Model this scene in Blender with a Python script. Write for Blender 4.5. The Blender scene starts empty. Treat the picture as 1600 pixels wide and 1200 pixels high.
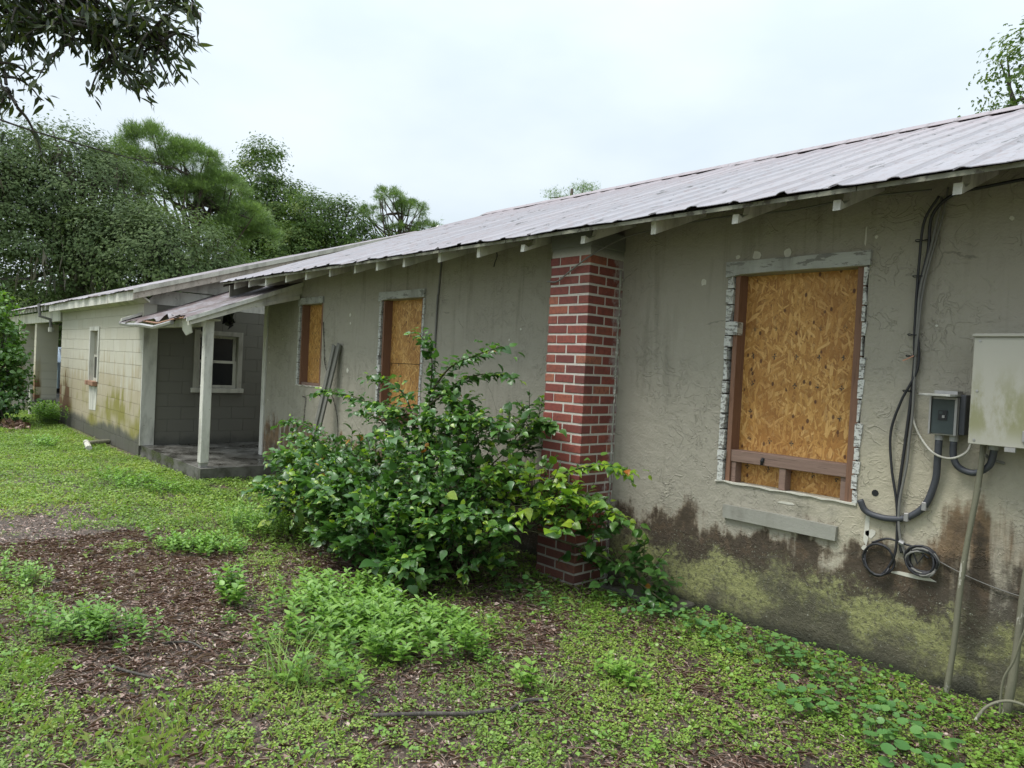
import bpy, math, random
import numpy as np
from mathutils import Matrix, Vector
random.seed(7)
rng = np.random.default_rng(11)
R = math.radians
sc = bpy.context.scene
COL = sc.collection

# ------------------------------------------------------------------ camera
cam_d = bpy.data.cameras.new('camera'); cam = bpy.data.objects.new('camera', cam_d); COL.objects.link(cam)
cam_d.sensor_width = 36.0; cam_d.lens = 24.97; cam_d.clip_start = 0.05; cam_d.clip_end = 2000
_r = Vector((0.67162, 0.7392, 0.05009)); _u = Vector((-0.04885, -0.02328, 0.99853)); _f = Vector((-0.73929, 0.67308, -0.02048))
mw = Matrix((_r, _u, -_f)).transposed().to_4x4(); mw.translation = (0, 0, 1.63)
cam.matrix_world = mw
sc.camera = cam

# ------------------------------------------------------------------ sky, sun, exposure
SUN_EL, SUN_AZ = R(62), R(205)          # azimuth measured from +Y towards +X
world = bpy.data.worlds.new('World'); sc.world = world; world.use_nodes = True
wt = world.node_tree; wt.nodes.clear()
wo = wt.nodes.new('ShaderNodeOutputWorld'); bg = wt.nodes.new('ShaderNodeBackground')
sky = wt.nodes.new('ShaderNodeTexSky'); sky.sky_type = 'NISHITA'; sky.sun_disc = False
sky.sun_elevation = SUN_EL; sky.sun_rotation = SUN_AZ; sky.air_density = 1.0; sky.dust_density = 4.0; sky.ozone_density = 1.5
tc = wt.nodes.new('ShaderNodeTexCoord')
mp = wt.nodes.new('ShaderNodeMapping'); mp.inputs['Scale'].default_value = (1.0, 1.0, 2.2)
cn = wt.nodes.new('ShaderNodeTexNoise'); cn.inputs['Scale'].default_value = 2.1; cn.inputs['Detail'].default_value = 5; cn.inputs['Roughness'].default_value = .5
cr = wt.nodes.new('ShaderNodeValToRGB')
cr.color_ramp.elements[0].position = .36; cr.color_ramp.elements[0].color = (3.80, 4.35, 4.75, 1)
cr.color_ramp.elements[1].position = .64; cr.color_ramp.elements[1].color = (4.60, 5.08, 5.42, 1)
mx = wt.nodes.new('ShaderNodeMix'); mx.data_type = 'RGBA'; mx.inputs[0].default_value = .93
wt.links.new(tc.outputs['Generated'], mp.inputs['Vector']); wt.links.new(mp.outputs[0], cn.inputs['Vector'])
wt.links.new(cn.outputs['Fac'], cr.inputs['Fac'])
wt.links.new(sky.outputs[0], mx.inputs[6]); wt.links.new(cr.outputs[0], mx.inputs[7])
# overcast law: the dome brightens smoothly towards the zenith
sx_ = wt.nodes.new('ShaderNodeSeparateXYZ'); wt.links.new(tc.outputs['Generated'], sx_.inputs[0])
def wm(op, a, b):
    nd = wt.nodes.new('ShaderNodeMath'); nd.operation = op
    for i, v in enumerate((a, b)):
        if isinstance(v, bpy.types.NodeSocket): wt.links.new(v, nd.inputs[i])
        else: nd.inputs[i].default_value = v
    return nd.outputs[0]
zc = wm('MAXIMUM', sx_.outputs[2], 0.0)
zm_ = wm('ADD', wm('MULTIPLY', wm('POWER', zc, 3.0), 2.0), wm('ADD', wm('MULTIPLY', zc, .15), .97))
vm = wt.nodes.new('ShaderNodeVectorMath'); vm.operation = 'SCALE'; wt.links.new(mx.outputs[2], vm.inputs[0]); wt.links.new(zm_, vm.inputs['Scale'])
wt.links.new(vm.outputs[0], bg.inputs['Color']); bg.inputs['Strength'].default_value = .10
wt.links.new(bg.outputs[0], wo.inputs['Surface'])
sl = bpy.data.lights.new('sun', 'SUN'); sl.energy = 1.5; sl.angle = R(22); sl.color = (1, .97, .92)
so = bpy.data.objects.new('sun', sl); COL.objects.link(so)
sd = Vector((math.sin(SUN_AZ) * math.cos(SUN_EL), math.cos(SUN_AZ) * math.cos(SUN_EL), math.sin(SUN_EL)))
so.rotation_euler = sd.to_track_quat('Z', 'Y').to_euler(); so.location = sd * 60
vs = sc.view_settings; vs.view_transform = 'Standard'; vs.look = 'None'; vs.gamma = 1; vs.use_curve_mapping = False; vs.exposure = 0.98
sc.render.engine = 'CYCLES'
sc.cycles.max_bounces = 8; sc.cycles.transparent_max_bounces = 4

# ------------------------------------------------------------------ node helpers
class M:
    def __init__(s, name):
        s.m = bpy.data.materials.new(name); s.m.use_nodes = True; s.t = s.m.node_tree; s.t.nodes.clear()
        s.out = s.t.nodes.new('ShaderNodeOutputMaterial')
        s._pos = None
    def set(s, sock, v):
        if isinstance(v, bpy.types.NodeSocket): s.t.links.new(v, sock)
        elif isinstance(v, (tuple, list)) and len(v) == 3 and sock.type == 'RGBA': sock.default_value = (*v, 1)
        else: sock.default_value = v
    def n(s, ty, o=0, props=None, **kw):
        nd = s.t.nodes.new(ty)
        for k, v in (props or {}).items(): setattr(nd, k, v)
        for k, v in kw.items(): s.set(nd.inputs[k.replace('_', ' ')], v)
        return nd.outputs[o]
    def pos(s):
        if s._pos is None: s._pos = s.n('ShaderNodeNewGeometry')
        return s._pos
    def sep(s, v):
        nd = s.t.nodes.new('ShaderNodeSeparateXYZ'); s.set(nd.inputs[0], v); return nd.outputs
    def comb(s, x=0, y=0, z=0):
        nd = s.t.nodes.new('ShaderNodeCombineXYZ')
        for i, v in enumerate((x, y, z)): s.set(nd.inputs[i], v)
        return nd.outputs[0]
    def mp(s, v, scale=(1, 1, 1), loc=(0, 0, 0), rot=(0, 0, 0)):
        nd = s.t.nodes.new('ShaderNodeMapping'); s.set(nd.inputs['Vector'], v)
        nd.inputs['Scale'].default_value = scale; nd.inputs['Location'].default_value = loc; nd.inputs['Rotation'].default_value = rot
        return nd.outputs[0]
    def noise(s, v, scale, detail=4, rough=.55, dist=0, o=0):
        nd = s.t.nodes.new('ShaderNodeTexNoise'); s.set(nd.inputs['Vector'], v)
        for k, a in (('Scale', scale), ('Detail', detail), ('Roughness', rough), ('Distortion', dist)): s.set(nd.inputs[k], a)
        return nd.outputs[o]
    def vor(s, v, scale, feature='F1', o='Distance', rand=1):
        nd = s.t.nodes.new('ShaderNodeTexVoronoi'); nd.feature = feature; s.set(nd.inputs['Vector'], v)
        nd.inputs['Scale'].default_value = scale; nd.inputs['Randomness'].default_value = rand
        return nd.outputs[o]
    def math(s, op, a, b=0.0, c=None):
        nd = s.t.nodes.new('ShaderNodeMath'); nd.operation = op; s.set(nd.inputs[0], a); s.set(nd.inputs[1], b)
        if c is not None: s.set(nd.inputs[2], c)
        return nd.outputs[0]
    def ss(s, v, lo, hi):          # smooth step, also works with lo > hi
        nd = s.t.nodes.new('ShaderNodeMapRange'); nd.interpolation_type = 'SMOOTHSTEP'; s.set(nd.inputs[0], v)
        if lo > hi: lo, hi, a, b = hi, lo, 1, 0
        else: a, b = 0, 1
        nd.inputs[1].default_value = lo; nd.inputs[2].default_value = hi; nd.inputs[3].default_value = a; nd.inputs[4].default_value = b
        return nd.outputs[0]
    def mix(s, f, a, b, mode='MIX'):
        nd = s.t.nodes.new('ShaderNodeMix'); nd.data_type = 'RGBA'; nd.blend_type = mode
        s.set(nd.inputs[0], f); s.set(nd.inputs[6], a); s.set(nd.inputs[7], b); return nd.outputs[2]
    def ramp(s, f, els, interp='LINEAR'):
        nd = s.t.nodes.new('ShaderNodeValToRGB'); s.set(nd.inputs[0], f); cr = nd.color_ramp; cr.interpolation = interp
        while len(cr.elements) < len(els): cr.elements.new(.5)
        for e, (p, c) in zip(cr.elements, els): e.position = p; e.color = (*c, 1) if len(c) == 3 else c
        return nd.outputs[0]
    def attr(s, name='rnd'):
        nd = s.t.nodes.new('ShaderNodeAttribute'); nd.attribute_name = name; return nd.outputs['Fac']
    def orand(s): return s.n('ShaderNodeObjectInfo', o='Random')
    def bump(s, h, dist=.01, strength=1.0, normal=None):
        nd = s.t.nodes.new('ShaderNodeBump'); s.set(nd.inputs['Height'], h); nd.inputs['Distance'].default_value = dist; nd.inputs['Strength'].default_value = strength
        if normal is not None: s.set(nd.inputs['Normal'], normal)
        return nd.outputs[0]
    def bsdf(s, color, rough=.7, normal=None, **kw):
        nd = s.t.nodes.new('ShaderNodeBsdfPrincipled'); s.set(nd.inputs['Base Color'], color); s.set(nd.inputs['Roughness'], rough)
        if normal is not None: s.set(nd.inputs['Normal'], normal)
        for k, v in kw.items(): s.set(nd.inputs[k.replace('_', ' ')], v)
        s.t.links.new(nd.outputs[0], s.out.inputs['Surface']); return nd.outputs[0]
    def leaf(s, color, rough=.45, trans=.3, tcol=None, spec=.5):
        b = s.bsdf(color, rough, Specular_IOR_Level=spec)
        tr = s.n('ShaderNodeBsdfTranslucent', Color=tcol if tcol is not None else color)
        nd = s.t.nodes.new('ShaderNodeMixShader'); nd.inputs[0].default_value = trans
        s.t.links.new(b, nd.inputs[1]); s.t.links.new(tr, nd.inputs[2]); s.t.links.new(nd.outputs[0], s.out.inputs['Surface'])
        return s.m

# ------------------------------------------------------------------ materials
MAT = {}
def m_stucco():
    m = M('stucco'); P = m.pos(); x, y, z = m.sep(P)
    big = m.noise(P, 1.3, 3); fine = m.noise(P, 60, 3); med = m.noise(P, 9, 5, .6)
    base = m.mix(big, (.288, .264, .210), (.362, .336, .270))
    base = m.mix(m.ss(med, .35, .75), base, (.322, .298, .238))
    # worn cream zone round the meter boxes
    d = m.n('ShaderNodeVectorMath', o='Value', props={'operation': 'LENGTH'}, Vector=m.mp(P, (.75, 0, 1.0), (1.1, 0, -1.0)))
    cm = m.math('MULTIPLY', m.ss(m.math('ADD', d, m.math('MULTIPLY', m.noise(P, 3.2, 6, .65), .9)), 1.15, .55), .85)
    base = m.mix(cm, base, (.45, .405, .295))
    grime = m.noise(m.mp(P, (5, 5, .5)), 2.2, 5, .6)
    base = m.mix(m.math('MULTIPLY', m.ss(grime, .50, .78), .45), base, (.15, .14, .105))
    rag = m.noise(P, 2.6, 8, .68); rag2 = m.noise(P, 7, 8, .7); streak = m.noise(m.mp(P, (7, 7, .6)), 1.6, 4, .6)
    hx = m.math('MULTIPLY', m.ss(x, -1.7, -1.05), .30)            # the stain climbs towards the meter
    h = m.math('SUBTRACT', z, hx)
    hb = m.math('ADD', h, m.math('MULTIPLY', m.math('SUBTRACT', rag, .5), 1.0))
    hb = m.math('ADD', hb, m.math('MULTIPLY', m.math('SUBTRACT', streak, .5), .6))
    hb = m.math('ADD', hb, m.math('MULTIPLY', m.math('SUBTRACT', rag2, .5), .30))
    brown = m.mix(m.ss(rag2, .35, .65), (.075, .044, .021), (.16, .098, .047)); brown = m.mix(m.math('MULTIPLY', m.ss(x, -7.2, -7.8), .8), brown, m.mix(m.ss(rag2, .4, .6), (.10, .058, .024), (.20, .118, .05)))
    drip = m.math('MULTIPLY', m.ss(streak, .53, .60), m.ss(x, -6.5, -7.5))
    base = m.mix(m.math('MULTIPLY', m.math('MULTIPLY', m.ss(hb, .74, .56), m.math('SUBTRACT', .92, m.math('MULTIPLY', m.ss(x, -1.35, -1.1), m.math('MULTIPLY', m.ss(streak, .42, .62), .75)))), m.math('SUBTRACT', 1.0, drip)), base, brown)
    hk = m.math('SUBTRACT', hb, m.math('MULTIPLY', hx, -.75))
    black = m.math('MULTIPLY', m.math('MULTIPLY', m.ss(hk, .70, .56), m.ss(m.noise(P, 7, 9, .78), .34, .50)), m.ss(x, -7.5, -6.5))
    base = m.mix(m.math('MULTIPLY', black, .82), base, (.034, .027, .018))
    east = m.ss(x, -3.9, -3.2)
    hm = m.math('ADD', z, m.math('MULTIPLY', m.math('SUBTRACT', m.noise(P, 3.6, 9, .75), .5), .85))
    under = m.mix(m.noise(P, 9, 8, .75), (.045, .042, .026), (.175, .165, .105)); base = m.mix(m.math('MULTIPLY', m.math('MULTIPLY', m.ss(hm, .52, .30), east), .85), base, under)
    mosscol = m.mix(m.noise(P, 26, 6, .7), (.13, .138, .045), (.47, .475, .20))
    mm = m.math('MULTIPLY', m.math('MULTIPLY', m.ss(hm, .52, .30), m.ss(m.math('ADD', m.noise(P, 30, 8, .8), m.math('MULTIPLY', m.ss(hm, .30, .52), -.10)), .38, .52)), east)
    mm = m.math('MULTIPLY', mm, m.ss(m.math('ADD', m.noise(P, 2.2, 7, .7), m.math('MULTIPLY', m.ss(z, .05, .40), .12)), .45, .62))
    base = m.mix(mm, base, mosscol)
    grey = m.ss(m.noise(m.mp(P, (1, 1, 1), (4.3, 0, 2.2)), 3.4, 6, .7), .56, .66)
    base = m.mix(m.math('MULTIPLY', m.math('MULTIPLY', grey, m.ss(hm, .40, .25)), .7), base, (.13, .125, .095))
    base = m.mix(m.math('MULTIPLY', m.ss(m.noise(P, 55, 4, .7), .60, .66), m.ss(z, .62, .45)), base, (.30, .31, .24))
    base = m.mix(m.ss(m.math('ADD', z, m.math('MULTIPLY', rag2, .12)), .17, .07), base, (.035, .036, .02))
    crack = m.vor(m.mp(m.mix(.12, P, m.noise(P, 5, 4, .6, 0, 1)), (1, 1, 1)), 1.1, 'DISTANCE_TO_EDGE')
    base = m.mix(m.math('MULTIPLY', m.math('MULTIPLY', m.ss(crack, .006, .002), m.ss(m.noise(P, 2.3, 3), .54, .60)), .4), base, (.07, .065, .05))
    run = m.noise(m.mp(P, (11, 11, .35)), 1.7, 4, .6); base = m.mix(m.math('MULTIPLY', m.math('MULTIPLY', m.ss(run, .56, .72), m.ss(z, 1.6, 2.7)), .28), base, (.10, .095, .07))
    # trowel ridges
    def ridge(sc_, seed, w):
        n = m.noise(m.mp(P, (1, 1, 1.0), (seed, seed, seed)), sc_, 2.5, .5, 1.4)
        return m.ss(m.math('ABSOLUTE', m.math('SUBTRACT', n, .5)), w, 0)
    def brk(seed, lo, hi): return m.ss(m.noise(m.mp(P, (1, 1, 1), (seed, 0, seed)), 6.5, 3, .6), lo, hi)
    pm = m.math('MULTIPLY', m.ss(m.noise(P, 1.6, 3, .6), .34, .62), brk(11, .46, .56))
    hgt = m.math('ADD', m.math('MULTIPLY', ridge(6.5, 3, .030), pm), m.math('MULTIPLY', ridge(12, 9, .028), m.math('MULTIPLY', brk(5, .47, .55), m.ss(m.noise(m.mp(P, (1, 1, 1), (7, 0, 3)), 1.7, 3), .36, .58))))
    hgt = m.math('ADD', m.math('MULTIPLY', hgt, .27), m.math('MULTIPLY', fine, .22))
    hgt = m.math('ADD', hgt, m.math('MULTIPLY', m.noise(P, 13, 6, .62), .95))
    hgt = m.math('ADD', hgt, m.math('MULTIPLY', m.math('MULTIPLY', m.noise(P, 28, 8, .75), m.ss(z, .6, .3)), 2.2))
    m.bsdf(base, m.math('ADD', .62, m.math('MULTIPLY', med, .3)), m.bump(hgt, .014, .9)); return m.m
def m_block(dark=False):
    m = M('painted_block'); P = m.pos(); x, y, z = m.sep(P)
    o = m.orand(); n1 = m.noise(P, 2.2, 5, .6)
    base = m.mix(n1, (.46, .44, .365), (.54, .52, .435)); base = m.mix(m.math('MULTIPLY', o, .55), base, (.44, .405, .31))
    base = m.mix(m.math('MULTIPLY', m.math('MULTIPLY', m.ss(y, 3.31, 3.33), m.ss(x, -12.1, -12.0)), .92), base, (.112, .107, .086))  # porch shade put into the colour: blocks facing the porch are mixed darker
    st = m.noise(m.mp(P, (5.5, 5.5, .45)), 1.5, 5, .65); rg = m.noise(P, 1.3, 6, .65)
    h = m.math('ADD', z, m.math('MULTIPLY', m.math('SUBTRACT', rg, .5), 1.0)); h = m.math('ADD', h, m.math('MULTIPLY', m.math('SUBTRACT', st, .5), 1.7))
    h = m.math('ADD', h, m.math('MULTIPLY', m.math('SUBTRACT', o, .5), .35))
    front = m.ss(y, 3.30, 3.22)
    base = m.mix(m.math('MULTIPLY', m.math('MULTIPLY', m.ss(h, 1.50, 1.05), .8), front), base, (.37, .31, .20))
    base = m.mix(m.math('MULTIPLY', m.math('MULTIPLY', m.ss(h, .95, .6), m.ss(m.noise(P, 1.1, 3), .38, .58)), front), base, (.22, .20, .045))
    base = m.mix(m.math('MULTIPLY', m.math('MULTIPLY', m.ss(h, .9, .6), m.ss(x, -16.6, -17.2)), front), base, (.14, .065, .028))
    h2 = m.math('ADD', z, m.math('MULTIPLY', m.math('SUBTRACT', rg, .5), .5))
    base = m.mix(m.math('MULTIPLY', m.ss(h2, .38, .22), .93), base, (.075, .075, .062))
    m.bsdf(base, .75, m.bump(m.noise(P, 90, 4), .004, .6)); return m.m
def m_paint(name, col, worn=(.34, .32, .28), amt=.5, scale=(3, 3, 3), dirt=(.12, .11, .085), rough=.65):
    m = M(name); P = m.pos(); n = m.noise(m.mp(P, scale), 6, 7, .7); n2 = m.noise(m.mp(P, (2, 2, .6)), 3, 5, .6)
    c = m.mix(m.math('MULTIPLY', m.ss(n2, .42, .75), .6), col, dirt)
    c = m.mix(m.ss(n, 1 - amt * .9, 1.04 - amt * .9), c, worn)
    m.bsdf(c, rough, m.bump(m.math('ADD', n, m.math('MULTIPLY', m.noise(P, 80, 3), .3)), .006, .7)); return m.m
def m_flaky():
    m = M('flaking_paint'); P = m.pos(); n = m.noise(m.mp(P, (1, 1, 2.2)), 26, 6, .7, 1.0); k = m.ss(n, .52, .58)
    c = m.mix(k, m.mix(m.noise(P, 14, 5), (.50, .50, .46), (.62, .62, .58)), m.mix(m.noise(P, 60, 3), (.16, .15, .13), (.32, .30, .27)))
    m.bsdf(c, .75, m.bump(m.math('MULTIPLY', k, -1.0), .006, .8)); return m.m
def m_wood(name, a, b, rough=.75, axis='z'):
    m = M(name); P = m.pos(); s = {'z': (14, 14, .7), 'x': (.7, 14, 14)}[axis]
    g = m.noise(m.mp(P, s), 4, 6, .65, .4); c = m.mix(g, a, b); c = m.mix(m.ss(m.noise(m.mp(P, s), 9, 5, .6), .56, .7), c, tuple(v * .35 for v in a))
    c = m.mix(m.math('MULTIPLY', m.orand(), .5), c, tuple(v * .7 for v in b))
    m.bsdf(c, rough, m.bump(g, .004, .6)); return m.m
def m_osb():
    m = M('strand_board'); P = m.pos(); x, y, z = m.sep(P); o = m.math('MULTIPLY', m.orand(), 40)
    wob = m.noise(P, 7, 2); V = m.comb(m.math('ADD', x, o), 0, m.math('ADD', z, m.math('MULTIPLY', wob, .010)))
    best = None; edge = None
    for i, (ang, sx) in enumerate(((1.25, 1), (1.75, 1.2), (.6, .9), (2.5, 1.1), (1.5, .8))):
        q = m.mp(V, (1, 1, 1), (i * 3.7, 0, i * 1.9), (0, ang, 0)); q = m.mp(q, (15 * sx, 1, 72 * sx))
        vr = m.t.nodes.new('ShaderNodeTexVoronoi'); m.set(vr.inputs['Vector'], q); vr.inputs['Scale'].default_value = 1
        val = m.sep(vr.outputs['Color'])[0]
        grain = m.noise(m.mp(q, (.35, 1, 5)), 2.0, 3, .6)
        val = m.math('ADD', val, m.math('MULTIPLY', m.math('SUBTRACT', grain, .5), .12))
        if best is None: best, tone = val, m.sep(vr.outputs['Color'])[1]
        else:
            k = m.math('GREATER_THAN', val, best)
            tn = m.sep(vr.outputs['Color'])[1]
            tone = m.math('ADD', m.math('MULTIPLY', k, tn), m.math('MULTIPLY', m.math('SUBTRACT', 1.0, k), tone)); best = m.math('MAXIMUM', best, val)
    t = m.math('ADD', m.math('MULTIPLY', tone, .60), m.math('MULTIPLY', m.noise(m.mp(V, (1, 1, .45)), 95, 4, .75), .50))
    c = m.ramp(t, [(.08, (.22, .092, .021)), (.32, (.41, .19, .044)), (.6, (.54, .285, .075)), (.95, (.74, .46, .17))])
    c = m.mix(m.math('MULTIPLY', m.ss(best, .80, .70), .35), c, (.20, .075, .02))
    wet = m.noise(m.mp(V, (1.5, 1, .7)), 2.0, 4); c = m.mix(m.math('MULTIPLY', m.ss(wet, .45, .7), .35), c, (.30, .115, .022))
    vs_ = m.t.nodes.new('ShaderNodeTexVoronoi'); m.set(vs_.inputs['Vector'], m.mp(V, (1, 1, .62), (0, 0, 0), (0, .5, 0))); vs_.inputs['Scale'].default_value = 26
    sp = m.math('MULTIPLY', m.ss(vs_.outputs['Distance'], .30, .18), m.math('GREATER_THAN', m.sep(vs_.outputs['Color'])[0], .76))
    c = m.mix(m.math('MULTIPLY', sp, .85), c, (.075, .022, .010))
    # printed nailing crosses
    def cell(v, p): return m.math('ABSOLUTE', m.math('SUBTRACT', m.math('FRACT', m.math('DIVIDE', v, p)), .5))
    cx, cz = cell(x, .152), cell(z, .19); lw, ll = .034, .10
    plus = m.math('MAXIMUM', m.math('MULTIPLY', m.math('LESS_THAN', cx, lw), m.math('LESS_THAN', cz, ll)), m.math('MULTIPLY', m.math('LESS_THAN', cz, lw * .8), m.math('LESS_THAN', cx, ll)))
    plus = m.math('MULTIPLY', plus, m.math('MULTIPLY', m.ss(m.noise(V, 2.6, 2), .43, .47), m.ss(z, 2.05, 1.95)))
    plus = m.math('MULTIPLY', plus, m.ss(m.noise(V, 90, 2), .42, .5))
    c = m.mix(m.math('MULTIPLY', plus, .9), c, (.02, .022, .025))
    m.bsdf(c, .6, m.bump(m.math('ADD', tone, m.noise(V, 120, 3)), .003, .7)); return m.m
def m_brick():
    m = M('red_brick'); P = m.pos(); x, y, z = m.sep(P); o = m.orand(); n = m.noise(P, 30, 6, .65)
    c = m.ramp(o, [(0, (.14, .036, .030)), (.3, (.25, .062, .042)), (.6, (.19, .046, .037)), (.85, (.285, .082, .047)), (1, (.33, .125, .072))])
    c = m.mix(m.math('MULTIPLY', m.ss(n, .42, .7), .6), c, (.095, .03, .026))
    g_ = m.noise(P, 3.2, 6, .7); c = m.mix(m.math('MULTIPLY', m.ss(g_, .48, .7), .5), c, (.085, .045, .038))
    sm = m.noise(m.mp(P, (1, 1, 1)), 11, 7, .7)          # mortar smears, strongest near the wall and at the top
    k = m.math('ADD', m.math('MULTIPLY', m.ss(y, 4.16, 4.40), .40), m.math('MULTIPLY', m.ss(z, 2.25, 2.6), .16))
    c = m.mix(m.math('MULTIPLY', m.ss(m.math('ADD', sm, k), .72, .95), .8), c, (.33, .30, .29))
    c = m.mix(m.ss(m.noise(P, 70, 3, .7), .72, .76), c, (.5, .47, .43))
    c = m.mix(m.math('MULTIPLY', m.ss(z, .55, .2), .6), c, (.10, .055, .045))
    m.bsdf(c, .72, m.bump(n, .004, .8)); return m.m
def m_mortar():
    m = M('mortar'); P = m.pos(); x, y, z = m.sep(P); n = m.noise(P, 40, 5, .7)
    c = m.mix(n, (.38, .35, .30), (.60, .57, .51)); dk = m.math('MULTIPLY', m.ss(m.math('ADD', z, m.math('MULTIPLY', m.noise(P, 4, 4), .6)), 1.5, .9), m.ss(y, 4.03, 3.99))
    c = m.mix(m.math('MULTIPLY', dk, .75), c, (.12, .11, .085)); c = m.mix(m.ss(z, 2.50, 2.60), c, (.15, .15, .13))
    m.bsdf(c, .9, m.bump(n, .006, 1)); return m.m
def m_roof(name='roof_metal', rust=0.0):
    m = M(name); P = m.pos(); x, y, z = m.sep(P); n1 = m.noise(m.mp(P, (1.6, .5, .5)), 1.6, 5, .6); n2 = m.noise(m.mp(P, (5, 2, 2)), 4.2, 8, .72); o = m.orand()
    c = m.mix(n1, (.205, .197, .212), (.315, .303, .325)); c = m.mix(m.math('MULTIPLY', m.ss(n2, .48, .66), .55), c, (.20, .145, .135))
    up = m.ss(m.math('ADD', z, m.math('MULTIPLY', n1, .5)), 3.7, 4.9); c = m.mix(m.math('MULTIPLY', up, .35), c, (.27, .17, .17))
    c = m.mix(m.math('MULTIPLY', o, .35), c, (.30, .26, .265))
    c = m.mix(m.ss(m.noise(m.mp(P, (1, .2, .2)), 17, 7, .75), .585, .625), c, (.085, .08, .078))
    stain = m.noise(m.mp(P, (8, .7, .7)), 2.0, 5, .65); c = m.mix(m.math('MULTIPLY', m.ss(stain, .52, .75), .4), c, (.20, .18, .17))
    rib = m.math('ABSOLUTE', m.math('SUBTRACT', m.math('FRACT', m.math('DIVIDE', m.math('ADD', x, 10.505), .29)), .5))
    if not rust: c = m.mix(m.math('MULTIPLY', m.ss(m.math('ADD', rib, m.math('MULTIPLY', n2, .06)), .13, .05), .55), c, (.13, .115, .115))
    if rust: c = m.mix(m.math('MULTIPLY', m.ss(m.noise(P, 3.2, 6, .65), .34, .58), rust), c, (.095, .05, .042)); c = m.mix(.35, c, (.10, .085, .085))
    m.bsdf(c, m.math('ADD', .40, m.math('MULTIPLY', n2, .3)), m.bump(m.noise(P, 14, 5, .6), .004, .5), Metallic=.35); return m.m
def m_slab():
    m = M('wet_concrete'); P = m.pos(); n = m.noise(P, 2.6, 8, .7); n2 = m.noise(P, 18, 6, .7)
    c = m.mix(m.ss(n, .38, .62), (.035, .033, .028), (.16, .155, .135)); c = m.mix(m.math('MULTIPLY', n2, .5), c, (.06, .055, .045))
    m.bsdf(c, m.math('ADD', .2, m.math('MULTIPLY', m.ss(n, .35, .6), .5)), m.bump(n2, .006, .6)); return m.m
def m_plain(name, col, rough=.5, metal=0.0, var=.25, scale=20):
    m = M(name); P = m.pos(); n = m.noise(P, scale, 5, .65)
    c = m.mix(n, tuple(v * (1 - var) for v in col), tuple(v * (1 + var) for v in col)); m.bsdf(c, rough, m.bump(n, .002, .4), Metallic=metal); return m.m
def m_panel():
    m = M('panel_paint'); P = m.pos(); x, y, z = m.sep(P); n = m.noise(P, 5, 6, .65); st = m.noise(m.mp(P, (3.5, 3.5, 1.3)), 3.5, 6, .65)
    c = m.mix(n, (.34, .33, .275), (.40, .388, .33))
    g = m.math('MULTIPLY', m.ss(z, 1.83, 1.55), m.math('MULTIPLY', m.ss(z, 1.36, 1.48), m.ss(m.math('ADD', st, m.math('MULTIPLY', n, .5)), .62, .86)))
    c = m.mix(m.math('MULTIPLY', g, .8), c, (.20, .20, .085)); m.bsdf(c, .5, m.bump(n, .003, .3)); return m.m
def m_ground():
    m = M('soil_and_litter'); P = m.pos()
    n = m.noise(P, 1.2, 6, .65); f = m.noise(P, 38, 7, .75); v = m.vor(m.mp(P, (1, 1, 1)), 62, o='Color'); vv = m.sep(v)[0]
    lit = m.ramp(vv, [(0, (.05, .034, .026)), (.35, (.095, .060, .043)), (.65, (.15, .10, .074)), (.9, (.21, .155, .12)), (1, (.30, .24, .195))])
    c = m.mix(m.ss(f, .35, .62), (.032, .024, .018), lit); c = m.mix(m.math('MULTIPLY', m.ss(n, .55, .7), .6), c, (.055, .047, .040))
    far = m.ss(m.n('ShaderNodeVectorMath', o='Value', props={'operation': 'LENGTH'}, Vector=P), 9, 22)
    c = m.mix(m.math('MULTIPLY', far, .85), c, m.mix(f, (.11, .15, .03), (.22, .25, .06)))
    h = m.math('ADD', m.math('MULTIPLY', vv, .5), f); m.bsdf(c, .62, m.bump(h, .016, 1)); return m.m
def m_bark(name, a, b):
    m = M(name); P = m.pos(); g = m.noise(m.mp(P, (6, 6, 1.4)), 5, 6, .7, .6); m.bsdf(m.mix(m.ss(g, .3, .7), a, b), .9, m.bump(g, .02, .8)); return m.m
def m_leaf(name, cols, trans=.28, rough=.45, spec=.5, boost=1.5):
    m = M(name); r = m.attr(); els = [(i / (len(cols) - 1), c) for i, c in enumerate(cols)]
    c = m.ramp(r, els); back = m.n('ShaderNodeNewGeometry', o='Backfacing')
    c = m.mix(m.math('MULTIPLY', back, .35), c, m.mix(1.0, c, (1.25, 1.25, 1.15), 'MULTIPLY'))
    return m.leaf(c, rough, trans, m.mix(1.0, c, (boost, boost * 1.1, boost * .55), 'MULTIPLY'), spec)
def m_glass():
    m = M('window_glass'); m.bsdf((.012, .014, .016), .06, Specular_IOR_Level=.6); return m.m
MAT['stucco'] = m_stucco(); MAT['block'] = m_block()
MAT['white'] = m_paint('white_trim', (.60, .585, .52), (.30, .28, .23), .42)
MAT['beige'] = m_paint('beige_trim', (.52, .50, .42), (.26, .245, .2), .40)
MAT['rake'] = m_paint('brown_beige_trim', (.43, .375, .31), (.22, .17, .13), .45); MAT['casing'] = m_paint('dull_casing', (.36, .345, .285), (.22, .21, .17), .4)
MAT['grey_trim'] = m_paint('grey_trim', (.285, .28, .24), (.42, .40, .34), .32)
MAT['pale_wood'] = m_paint('pale_weathered_paint', (.42, .425, .39), (.20, .195, .175), .5, (1.2, 3, 4))
MAT['rafter'] = m_paint('rafter_paint', (.68, .67, .60), (.15, .13, .10), .40)
MAT['eave'] = m_paint('eave_board_paint', (.22, .22, .16), (.08, .07, .05), .5)
MAT['deck'] = m_wood('old_decking', (.045, .038, .03), (.10, .085, .065), .9, 'x')
MAT['flaky'] = m_flaky()
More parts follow.
